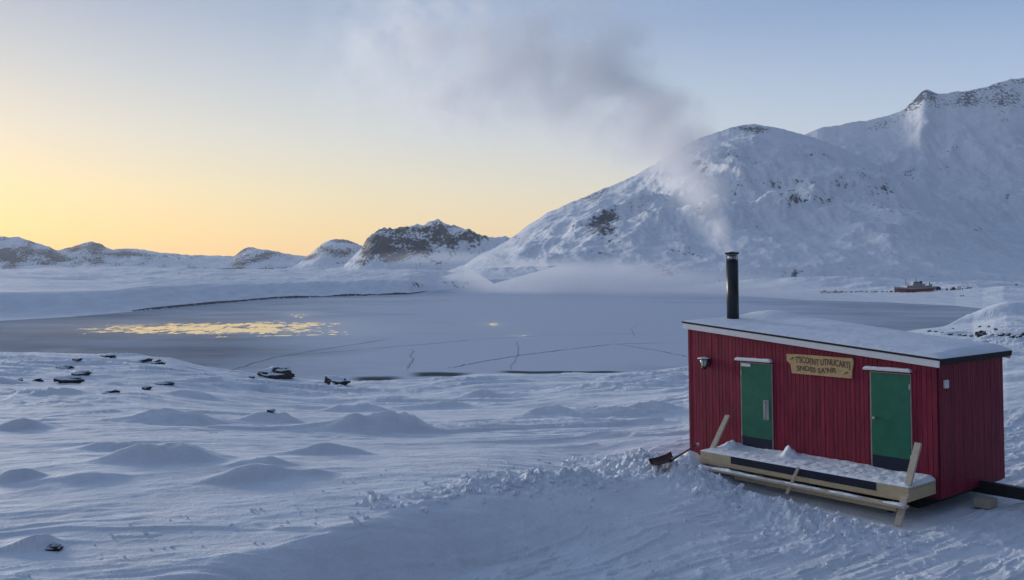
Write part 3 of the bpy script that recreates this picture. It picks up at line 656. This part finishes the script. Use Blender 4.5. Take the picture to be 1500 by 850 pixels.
for x in (DX0+.3, -2.4, -.75):
    bm = bmesh.new(); box(bm, (x-.05, -DO+.55, -.42), (x+.05, -DO+.65, DT-.04), bev=.004)
    obj('support', bm, M_BLACK, st)  # black colour stands in for the shade beneath the landing
def local_grid(name, A, B, H, label, m=M_SNOW):
    P = np.stack([A, B, H], -1)@np.array(HM.to_3x3()).T+np.array(HM.translation)
    return tag(grid_obj(name, P[...,0], P[...,1], P[...,2], m), label, 'snow', kind='stuff')
a = np.linspace(DX0-.02, DX1+.0, 260); b_ = np.linspace(-DO-.03, -.03, 60); A, B = np.meshgrid(a, b_)
e = np.minimum.reduce([A-a[0], a[-1]-A, B-b_[0]])
H = DT+.004+np.clip(e/.10, 0, 1)**.6*(.035+.045*np.exp(-((B+.05)/.3)**2)+.03*np.abs(fbm(A*3, B*3, 4, 12)))+.20*np.exp(-((A+3.06)/.13)**2-((B+.30)/.14)**2)*(1+.7*perlin(A*9, B*9, 2))+.13*np.exp(-((A+4.55)/.16)**2-((B+.35)/.2)**2)*(1+.6*perlin(A*8, B*8, 5))
doorpath = .03*(np.exp(-((A+4.05)/.35)**2)+np.exp(-((A+.9)/.35)**2))*np.exp(-((B+.1)/.3)**2)
local_grid('deck_snow', A, B, H-doorpath*np.clip(e/.1, 0, 1), 'trodden snow lying on the timber landing in front of the red hut')
a = np.linspace(DX0+.12, DX1+.02, 240); b_ = np.linspace(-DO-.315, -DO-.155, 12); A, B = np.meshgrid(a, b_); e = np.minimum.reduce([A-a[0], a[-1]-A, B-b_[0], b_[-1]-B])
H = SP-.004+np.maximum(0, .012+.055*fbm(A*1.7, B*3, 4, 15))*np.clip(e/.04, 0, 1)
local_grid('plank_snow', A, B, H, 'patchy snow on the lower step plank before the red hut')

# sled runner beams and timber block at the gable end
def runner(y, label, x1):
    bm = bmesh.new(); z0_, z1_ = -.12, .11
    prof = [(-1.2, z0_), (x1-.55, z0_), (x1, z0_+.16), (x1, z1_), (-1.2, z1_)]
    f_ = [bm.verts.new((x, y-.07, z)) for x, z in prof]; g_ = [bm.verts.new((x, y+.07, z)) for x, z in prof]
    bm.faces.new(f_); bm.faces.new(g_[::-1])
    for i in range(5): bm.faces.new((f_[i], g_[i], g_[(i+1) % 5], f_[(i+1) % 5]))
    bmesh.ops.transform(bm, matrix=HM, verts=bm.verts)
    tag(obj('skid_beam', bm, M_BLACK), label, 'beam')
runner(1.62, 'black timber skid beam sticking out from under the end wall of the red hut', 2.3)
bm = bmesh.new(); box(bm, (.12, 1.08, -.30), (.42, 1.46, -.14), bev=.008); bmesh.ops.transform(bm, matrix=HM, verts=bm.verts)
tag(obj('timber_block', bm, M_WOODGREY), 'pale squared timber block on the snow beside the black skid beam', 'timber')

# snow shovel
sh = empty('snow_shovel', (0,0,0)); tag(sh, 'snow shovel with dark red scoop lying on the snow heap left of the hut', 'shovel')
ps = hit(972, 684, lo=8); gzs = gz(ps.x, ps.y)
ps.z = gzs+.12
hd = ray(1023, 650.5, ps.y+1.15)
A_ = ps+Vector((.16, .05, .05)); d_ = (hd-A_)
bm = bmesh.new(); tube(bm, [A_-d_*.02, A_+d_*.25, A_+d_*.97], .019, 10); obj('handle', bm, M_SHRED, sh)
bm = bmesh.new(); tube(bm, [A_+d_*.93, A_+d_*1.0], [.024, .03], 10); obj('grip', bm, M_WHITE, sh)
bm = bmesh.new(); n = 14; rows = []
fw = Vector((-1, -.10, 0)).normalized(); sd = Vector((.1, -1, 0)).normalized()
for i in range(9):
    t = i/8; row = []
    for j in range(n):
        s_ = (j/(n-1)-.5)*2
        p_ = A_+Vector((.06,0,-.02))+fw*(t*.46)+sd*(s_*.27*(.75+.25*min(1, t*3)))+Vector((0,0, .10*s_*s_*(1-.3*t)+.10*(1-t)**3-.03*t-.03))
        row.append(bm.verts.new(p_))
    rows.append(row)
for r0, r1 in zip(rows, rows[1:]):
    for j in range(n-1): bm.faces.new((r0[j], r0[j+1], r1[j+1], r1[j]))
bmesh.ops.solidify(bm, geom=bm.faces[:], thickness=.012); obj('scoop', bm, M_SHRED, sh, True)
bm = bmesh.new(); tube(bm, [A_-d_*.03, A_+d_*.09], [.035, .026], 10); obj('socket', bm, M_BLACK, sh)

# ------------------------------------------------------------------ rocks
def rock_mesh(seed, sub=4):
    bm = bmesh.new(); bmesh.ops.create_icosphere(bm, subdivisions=sub, radius=1)
    r_ = random.Random(seed); cuts = [(Vector((r_.gauss(0,1), r_.gauss(0,1), r_.gauss(0,.8))).normalized(), r_.uniform(.45, .85)) for _ in range(18)]
    off = Vector((seed*3.1, seed*1.7, 0))
    for v in bm.verts:
        p_ = v.co.copy()
        for n_, d_ in cuts:
            k = p_.dot(n_)-d_
            if k > 0: p_ -= n_*k*.97
        p_ *= 1+.30*mnoise.noise(p_*1.5+off)+.16*mnoise.noise(p_*3.6+off)+.07*mnoise.noise(p_*9+off)
        p_.z += .05*math.sin(p_.z*14+seed)
        v.co = p_
    me = bpy.data.meshes.new('rock'); bm.to_mesh(me); bm.free(); me.materials.append(M_ROCK)
    me.polygons.foreach_set('use_smooth', [i % 1 == 0 for i in range(len(me.polygons))]); return me
ROCKS = [rock_mesh(s) for s in range(7)]
def rock(px, py, w, h, label, group=None, var=None, Y=None, name='rock', depth=.7, sink=.25, rz=None):
    p_ = hit(px, py) if Y is None else ray(px, py, Y)
    if Y is None: p_.z = gz(p_.x, p_.y)
    if Y is not None: p_.z = min(p_.z, gz(p_.x, p_.y)+.3)
    k = p_.y/F; o_ = bpy.data.objects.new(name, ROCKS[(var if var is not None else random.randrange(7))]); COL.objects.link(o_)
    sx, sz = w*k*.64, h*k*.62
    o_.scale = (sx, max(sx*depth, sz*.8), max(sz, .05)); o_.location = (p_.x, p_.y+sx*depth*.5, p_.z+sz*(1-2*sink)*.75); o_.rotation_euler = (random.uniform(-.12,.12), random.uniform(-.12,.12), random.uniform(-.5,.5) if rz is None else rz)
    tag(o_, label, 'rock', group); return o_
SHG = 'dark rocks along the near lake shore'
rock(408, 556, 48, 21, 'largest dark rock on the near lake shore, left of a flatter rock', SHG, 1, rz=.1)
rock(492, 567, 38, 15, 'low flat dark rock at the ice edge, right of the largest shore rock', SHG, 2)
for x, y, w, h, l in ((102,559,36,12,'broad black rock half buried in snow on the left shore'), (120,551,24,8,'low dark rock just behind the broad black rock on the left shore'),
    (55,558,16,7,'small dark rock left of the broad black rock on the left shore'), (24,559,14,6,'small dark rock nearest the left edge on the shore'),
    (214,567,14,6,'small dark stone in the snow left of a longer dark rock'), (243,563,28,7,'long thin dark rock in the snow below the rocky left point'),
    (163,579,24,7,'low dark rock poking from a drift below the broad black rock'), (156,525,32,7,'dark rock at the tip of the left point by the ice'),
    (96,537,22,6,'low dark rock on the left point behind the broad black rock'), (205,533,36,9,'wide snow-dusted rock on the right of the left point'),
    (228,536,22,8,'snow-dusted rock next to the wide rock on the left point'), (112,532,14,5,'small dark rock on the back of the left point'), (368,553,12,4,'small stone just left of the largest shore rock'),
    (76,798,34,11,'flat dark rock with a drift behind it in the bottom left snow')):
    rock(x, y, w, h, l, SHG)
rock(397, 603, 12, 5, 'dark rock tip showing on top of a pointed drift', SHG); rock(606, 607, 5, 3, 'tiny dark stone on the right flank of the largest snow mound', SHG)
DG = 'boulders along the snowy causeway behind the hut'
dk = [(1362.5,488,5,2.6),(1371,488.2,6,3),(1380.5,488.8,8,3.4),(1392.5,489.4,10,4),(1406.5,489.6,6,4.2),(1414,491.5,10,3.6),(1424,493,8,5.5),(1440.5,495,14,10),(1454,495.5,8,6),(1461,497,8,6),(1468.5,499,14,9),(1478,499.5,10,8),(1484,501,8,6),(1489.5,497,10,6),(1493,502.5,10,6),(1501,499.5,9,8),(1512,502,12,8)]
ords = ['first','second','third','fourth','fifth','sixth','seventh','eighth','ninth','tenth','eleventh','twelfth','thirteenth','fourteenth','fifteenth','sixteenth','seventeenth']
for i, (x, y, w, h) in enumerate(dk):
    l = ('largest dark boulder standing clear in the row on the causeway behind the roof' if i == 7 else '%s dark boulder from the left in the row on the causeway behind the hut roof' % ords[i])
    rock(x, y, w, h, l, DG)
for x, y, w, h, l in ((1435.5,480.5,5,3,'leftmost of three small rocks at the foot of the white knoll'), (1449,480,6,3,'middle of three small rocks at the foot of the white knoll'), (1459.5,481,5,3,'rightmost of three small rocks at the foot of the white knoll'), (1396.5,482.5,4,3,'lone small rock on the snow above the causeway boulders')):
    rock(x, y, w, h, l, 'small rocks below the white knoll')
FG = 'dark boulders on the far snowy slope'
for x, y, w, h, l in ((1285,386,10,4,'widest dark boulder on the far slope above the jetty'), (1273,389.5,5,3,'small boulder just left of the widest boulder on the far slope'), (1441,393,7,4,'dark boulder on the far slope up right of the ship'),
    (1463,396,6,3,'small boulder on the far slope right of another one above the parked vehicles'), (1297,403,6,3,'low boulder on the far slope between ship and the widest boulder'), (1489,418,5,2.5,'low dark rock at the right edge level with the ship'),
    (1051,350,9,8,'dark upright rock on the mountain foot right beneath the smoke'), (1048,409,6,4,'dark rock just left of the chimney on the far shore'), (1410,434,8,2,'low rock on the shore below the parked vehicles')):
    if y < 380: continue
    rock(x, y, w, h, l, FG)

# ------------------------------------------------------------------ far shore: ship, jetty, vehicles
yS = 505
def gp(px, dy=0, Y=yS): 
    x = (px-750)/F*Y; return Vector((x, Y+dy, 0))
kS = yS/F
shp = empty('ship', (gp(1338).x, yS, CZ-(427.5-HY)*kS), (0, 0, R(6))); tag(shp, 'old red-hulled ship with pale deckhouse and masts drawn up on the far snowy shore', 'ship')
def hull_section(t):   # t -1 stern(right) .. 1 bow(left); deck sheer rises to the stern as in the photo
    return t
bm = bmesh.new(); secs = []
for i in range(15):
    t = -1+2*i/14; x = -t*11.6; hw = 2.9*(1-abs(max(0, t-.25)/.75)**2.2)*(1-.25*max(0, -t-.5)); sheer = 1.5+.75*max(0, -t)**1+.55*max(0, t)**2; kl = -.55+1.15*max(0, -t+.1)
    hw = max(hw, .12)
    secs.append([bm.verts.new((x, -hw, sheer)), bm.verts.new((x, -hw*.9, kl+.6)), bm.verts.new((x, -hw*.4, kl)), bm.verts.new((x, hw*.4, kl)), bm.verts.new((x, hw*.9, kl+.6)), bm.verts.new((x, hw, sheer))])
for a_, b2 in zip(secs, secs[1:]):
    for k in range(6): bm.faces.new((a_[k], a_[(k+1) % 6], b2[(k+1) % 6], b2[k]))
bm.faces.new(secs[0]); bm.faces.new(secs[-1]); obj('hull', bm, M_HULL, shp)
bm = bmesh.new(); prev = None
for sgn in (-1, 1):
    for a_ in range(14):
        t0, t1 = -1+2*a_/14, -1+2*(a_+1)/14
        def q_(t): return (-t*11.6, sgn*max(2.9*(1-abs(max(0, t-.25)/.75)**2.2), .12)*(1-.25*max(0, -t-.5)), 1.5+.75*max(0, -t)+.55*max(0, t)**2)
        A0, A1 = q_(t0), q_(t1); bm.faces.new([bm.verts.new((A0[0], A0[1]*1.01, A0[2]+.02)), bm.verts.new((A1[0], A1[1]*1.01, A1[2]+.02)), bm.verts.new((A1[0], A1[1]*1.01, A1[2]+.85)), bm.verts.new((A0[0], A0[1]*1.01, A0[2]+.85))])
obj('bulwark', bm, M_SHIPW, shp)
bm = bmesh.new(); box(bm, (-5, -2, 1.5), (8.5, 2, 3.6), bev=.05); box(bm, (-1.2, -1.7, 3.63), (6, 1.7, 4.7), bev=.05); box(bm, (8.6, -1.6, 2.2), (10.6, 1.6, 4.4), bev=.05); obj('deckhouse', bm, M_SHIPW, shp)
bm = bmesh.new(); box(bm, (-.8, -1.5, 4.72), (3.0, 1.5, 5.8), bev=.05); wb = obj('wheelhouse', bm, M_SHIPW, shp)
for x in (-.4, .5, 1.4, 2.2): 
    bm = bmesh.new(); box(bm, (x, -1.54, 5.15), (x+.6, -1.51, 5.6)); obj('window', bm, M_BLACK, wb)
for x, z0_, z1_, r_ in ((-4.6, 1.6, 7.4, .16), (1.6, 5.8, 8.0, .14), (9.9, 4.4, 5.4, .3)):
    bm = bmesh.new(); tube(bm, [(x, 0, z0_), (x, 0, z1_)], [r_, r_*.7], 8); obj('mast', bm, M_DARKS, shp)
bm = bmesh.new(); box(bm, (4.0, -.6, 4.72), (5.2, .6, 6.2), bev=.1); obj('funnel', bm, M_DARKS, shp)
# jetty of low dark decking
a0 = gp(1199); a1 = gp(1229); zj = CZ-(429-HY)*kS
jt = empty('jetty', (a0.x, yS-4, zj)); tag(jt, 'low dark jetty end reaching out from the far shore left of the ship', 'jetty')
Lj = a1.x-a0.x
bm = bmesh.new(); box(bm, (0, 0, .3), (Lj, 3, .8), bev=.05); obj('deck', bm, M_BLACK, jt)
for x in np.linspace(.5, Lj-.5, 4):
    bm = bmesh.new(); box(bm, (x-.25, -.1, -1.5), (x+.25, .2, .31), bev=.03); obj('pile', bm, M_BLACK, jt)
bm = bmesh.new(); box(bm, (1.4, .5, .82), (3.3, 1.8, 1.5), bev=.1); obj('bollard_block', bm, M_BLACK, jt)
bm = bmesh.new(); box(bm, (8, .6, .82), (9.6, 1.8, 1.4), bev=.1); obj('bollard_block', bm, M_BLACK, jt)
JG = 'dark boulders in the line between jetty and ship'
for i, x in enumerate(np.arange(1233, 1312, 7.3)):
    o_ = rock(x+random.uniform(-1,1), 429, random.uniform(4.6, 6.4), random.uniform(2.8, 4.0), '%s boulder from the jetty in the line running to the ship' % ords[i], JG, Y=yS-2); o_.location.z = CZ-(428.2-HY)*kS+.2
# shed, tank, vehicle, barrels right of the ship
def far_empty(name, px, py, label, cat, rz=0, group=None):
    Y = yS+6; p_ = ray(px, py, Y); g_ = gz(p_.x, p_.y); e_ = empty(name, (p_.x, p_.y, p_.z), (0, 0, rz)); tag(e_, label, cat, group); return e_
e_ = far_empty('dark_shed', 1373, 424.5, 'small black rounded shed on the snow just right of the ship', 'shed', .2)
bm = bmesh.new(); prof = [(-1.6,0),(1.5,0),(1.7,1.2),(1.0,2.0),(-.2,2.3),(-1.2,1.9),(-1.7,1.0)]
f_ = [bm.verts.new((x, -1.2, z-.3)) for x, z in prof]; g_ = [bm.verts.new((x, 1.2, z-.3)) for x, z in prof]; bm.faces.new(f_); bm.faces.new(g_[::-1])
for i in range(7): bm.faces.new((f_[i], g_[i], g_[(i+1) % 7], f_[(i+1) % 7]))
bmesh.ops.bevel(bm, geom=bm.edges[:], offset=.15, segments=2, affect='EDGES'); obj('shell', bm, M_BLACK, e_)
bm = bmesh.new(); box(bm, (-.5, -1.26, -.3), (.4, -1.21, 1.4), bev=.01); obj('door', bm, M_DARKS, e_)
e_ = far_empty('white_tank', 1404, 424.5, 'white rounded tank on the snow between dark vehicles right of the ship', 'tank', .1)
bm = bmesh.new(); tube(bm, [(-1.3,0,1.0),(-1.15,0,1.0),(1.1,0,1.0),(1.3,0,1.0)], [.6,1.0,1.0,.6], 16); obj('drum', bm, M_WHITE, e_)
for x in (-.8, .8):
    bm = bmesh.new(); box(bm, (x-.15, -.8, -.4), (x+.15, .8, .35), bev=.02); obj('cradle', bm, M_BLACK, e_)
def vehicle(px, py, label, L_=3.6):
    e2 = far_empty('snow_vehicle', px, py, label, 'vehicle', .15, 'dark vehicles parked by the ship')
    bm = bmesh.new(); box(bm, (-L_/2, -.9, .25), (L_/2, .9, 1.0), bev=.12); box(bm, (-L_*.2, -.8, 1.02), (L_*.42, .8, 1.75), bev=.15); obj('body', bm, M_BLACK, e2)
    bm = bmesh.new(); box(bm, (-L_*.14, -.84, 1.2), (L_*.34, -.81, 1.6), bev=.01); obj('window', bm, M_GLASS, e2)
    for y in (-.75, .75):
        bm = bmesh.new(); box(bm, (-L_*.45, y-.2, -.35), (L_*.45, y+.2, .3), bev=.15); obj('track', bm, M_DARKS, e2)
vehicle(1396, 424.7, 'small dark vehicle parked just left of the white tank', 2.6)
vehicle(1419, 425, 'larger dark vehicle parked right of the white tank', 4.6)
for x, l in ((1387, 'dark barrel standing alone between the black shed and the vehicles'), (1410, 'dark barrel right beside the white tank'), (1430, 'dark barrel right of the larger vehicle, outermost of the three')):
    Y = yS+5; p_ = ray(x, 425, Y)
    bm = bmesh.new(); tube(bm, [(0,0,-.3),(0,0,.35),(0,0,.38),(0,0,.42),(0,0,1.0)], [.42,.42,.45,.42,.42], 12); o_ = obj('barrel', bm, M_BLACK); o_.location = p_; tag(o_, l, 'barrel', 'barrels near the ship')

# ------------------------------------------------------------------ loose lumps of shovelled snow (one mass)
def chunks():
    bm = bmesh.new(); r_ = random.Random(3); protos = []
    for s in range(5):
        b2 = bmesh.new(); bmesh.ops.create_icosphere(b2, subdivisions=2, radius=1)
        for v in b2.verts: v.co *= 1+.75*mnoise.noise(v.co*1.4+Vector((s*5, 0, 0)))+.35*mnoise.noise(v.co*3.1+Vector((s*5, 3, 0)))
        protos.append(([v.co.copy() for v in b2.verts], [[v.index for v in f.verts] for f in b2.faces])); b2.free()
    P = []
    for _ in range(190):       # along the yard edge
        X = r_.uniform(-2.6, 3.6); s = abs(r_.gauss(0, .55)); Y = np.interp(X, CREST[:,0], CREST[:,1])+.2+s/.72*r_.choice((1, 1, -.4)); P.append((X, Y, r_.uniform(.018, .075)*(1.25 if r_.random() < .12 else 1)))
    for _ in range(360):       # in front of the steps
        hx_, hy_ = r_.uniform(-7.4, .8), -2.35+r_.gauss(0, .7)
        if hy_ > -1.5: continue
        c, s = math.cos(YAW), math.sin(YAW); P.append((HUT_O.x+hx_*c+hy_*s, HUT_O.y-hx_*s+hy_*c, r_.uniform(.015, .07)*(1.4 if r_.random() < .12 else 1)))
    for _ in range(260):
        X, Y = r_.uniform(-2, 9), r_.uniform(9.5, 15.5)
        if crest_s(np.array(X), np.array(Y)) < -.6: P.append((X, Y, r_.uniform(.008, .032)))
    for _ in range(90):
        X = r_.uniform(-6, 1); P.append((X, np.interp(X, CREST[:,0], CREST[:,1])+r_.uniform(.2, 3.4), r_.uniform(.010, .03)))
    A = np.array(P); Z = ground(A[:,0], A[:,1])
    for (x, y, s), z in zip(P, Z):
        vs, fs = r_.choice(protos); M = Matrix.Translation((x, y, z+s*.05)) @ Euler((r_.random()*6, r_.random()*6, r_.random()*6)).to_matrix().to_4x4() @ Matrix.Diagonal((s*r_.uniform(.8, 1.5), s, s*r_.uniform(.6, 1), 1))
        nv = [bm.verts.new(M @ v) for v in vs]
        for f in fs: bm.faces.new([nv[i] for i in f])
    tag(obj('snow_chunks', bm, M_SNOW, None, False), 'scattered lumps of broken snow along the yard edge and before the hut steps', 'snow lumps', kind='stuff')
chunks()

# ------------------------------------------------------------------ smoke, mist and haze
def vol_mat(name, blobs, dens, color, nscale, lo, hi, aniso=.2, stretch=(1,1,1), det=4, core=0.0):
    """density = soft blobs (world place, radii) times 3-D noise"""
    m = bpy.data.materials.new(name); m.use_nodes = True; nt = m.node_tree; N = nt.nodes; L = nt.links
    for n in list(N): N.remove(n)
    out = N.new('ShaderNodeOutputMaterial'); v = N.new('ShaderNodeVolumePrincipled'); L.new(v.outputs[0], out.inputs['Volume'])
    v.inputs['Color'].default_value = (*color, 1); v.inputs['Anisotropy'].default_value = aniso
    tc = N.new('ShaderNodeTexCoord'); P = tc.outputs['Object']
    def m2(op, a, bb):
        n = N.new('ShaderNodeMath'); n.operation = op
        for i, q in enumerate((a, bb)):
            if isinstance(q, (int, float)): n.inputs[i].default_value = q
            else: L.new(q, n.inputs[i])
        return n.outputs[0]
    acc = None
    for c, r_, w in blobs:
        a = N.new('ShaderNodeVectorMath'); a.operation = 'SUBTRACT'; L.new(P, a.inputs[0]); a.inputs[1].default_value = c
        d_ = N.new('ShaderNodeVectorMath'); d_.operation = 'DIVIDE'; L.new(a.outputs[0], d_.inputs[0]); d_.inputs[1].default_value = r_
        l_ = N.new('ShaderNodeVectorMath'); l_.operation = 'LENGTH'; L.new(d_.outputs[0], l_.inputs[0])
        mr = N.new('ShaderNodeMapRange'); mr.interpolation_type = 'SMOOTHSTEP'; L.new(l_.outputs['Value'], mr.inputs[0]); mr.inputs[1].default_value = core; mr.inputs[2].default_value = 1; mr.inputs[3].default_value = w; mr.inputs[4].default_value = 0
        acc = mr.outputs[0] if acc is None else m2('ADD', acc, mr.outputs[0])
    mp = N.new('ShaderNodeMapping'); mp.inputs['Scale'].default_value = stretch; L.new(P, mp.inputs[0])
    n = N.new('ShaderNodeTexNoise'); n.inputs['Scale'].default_value = nscale; n.inputs['Detail'].default_value = det; n.inputs['Roughness'].default_value = .55; n.inputs['Distortion'].default_value = .4; L.new(mp.outputs[0], n.inputs[0])
    r2 = N.new('ShaderNodeMapRange'); L.new(n.outputs[0], r2.inputs[0]); r2.inputs[1].default_value = lo; r2.inputs[2].default_value = hi
    L.new(m2('MULTIPLY', m2('MULTIPLY', acc, r2.outputs[0]), dens), v.inputs['Density'])
    return m
def hull(name, pts, m, label, cat):
    bm = bmesh.new()
    for c, r_, w in pts:
        bmesh.ops.create_icosphere(bm, subdivisions=2, radius=1.05, matrix=Matrix.Translation(c) @ Matrix.Diagonal((*r_, 1)))
    vs = bm.verts[:]; r3 = bmesh.ops.convex_hull(bm, input=vs)
    dead = [v for v in bm.verts if not v.link_faces]; inner = list({g for g in r3['geom_interior'] if isinstance(g, bmesh.types.BMVert)})
    bmesh.ops.delete(bm, geom=[v for v in inner if v.is_valid], context='VERTS')
    return tag(obj(name, bm, m), label, cat, kind='stuff')
# plume: px, py, distance, radius px, squash, weight
PL = [(1066,366,21.9,9,1.3,.25),(1053,338,22.6,17,1.5,.40),(1040,305,23.5,30,1.3,.5),(1022,270,24.6,42,1.2,.55),(1003,228,26,50,1.0,.9),(965,190,28,66,.95,1.15),(905,168,30.5,85,.85,.8),(900,95,31,75,.9,.6),
      (840,135,33,100,.8,.65),(800,60,35,105,.75,.75),(745,115,36.5,95,.8,.55),(690,150,39,75,.75,1.1),(650,90,41,110,.9,.6),(600,30,43,120,.7,.45),(560,110,45,110,.9,.22)]
bl = []
for px, py, Y, r_, sq, w in PL:
    k = Y/F; bl.append((tuple(ray(px, py, Y)), (r_*1.45*k, r_*.85*k, r_*1.45*k*sq), w*3.2/(r_*k*1.4)))
ms = vol_mat('chimney_smoke', bl, 1.0, (.992,.993,.995), .5, .445, .585, det=7, core=.2, aniso=.45)
ms.cycles.volume_step_rate = .3
hull('smoke', bl, ms, 'pale grey chimney smoke drifting up and left from the hut', 'smoke')
# low mist over the far ice
ML2 = [(870,413,560,230,40,.8),(760,405,640,140,34,.5),(1010,420,500,200,34,.5),(640,378,820,130,14,.15),(1150,430,460,150,26,.3),(180,392,760,300,10,.5)]
mb = []
for px, py, Y, rx, rz_, w in ML2:
    k = Y/F; mb.append((tuple(ray(px, py, Y)), (rx*k, 110, rz_*k), w))
mm = vol_mat('lake_mist', mb[:5], .060, (.86,.88,.92), .012, .30, .75, .3, (1, 1, 2.5), 3)
hull('lake_mist', mb[:5], mm, 'low pale mist rising from the far end of the frozen lake', 'mist')
hm = bpy.data.materials.new('haze'); hm.use_nodes = True; N = hm.node_tree.nodes
for n in list(N): N.remove(n)
out = N.new('ShaderNodeOutputMaterial'); v = N.new('ShaderNodeVolumePrincipled'); hm.node_tree.links.new(v.outputs[0], out.inputs['Volume'])
v.inputs['Color'].default_value = (.80,.87,.96,1); v.inputs['Density'].default_value = .00008; v.inputs['Anisotropy'].default_value = .3
bm = bmesh.new(); box(bm, (-6700, -260, LAKE-3.5), (6700, 4700, 620)); tag(obj('haze', bm, hm), kind='stuff')
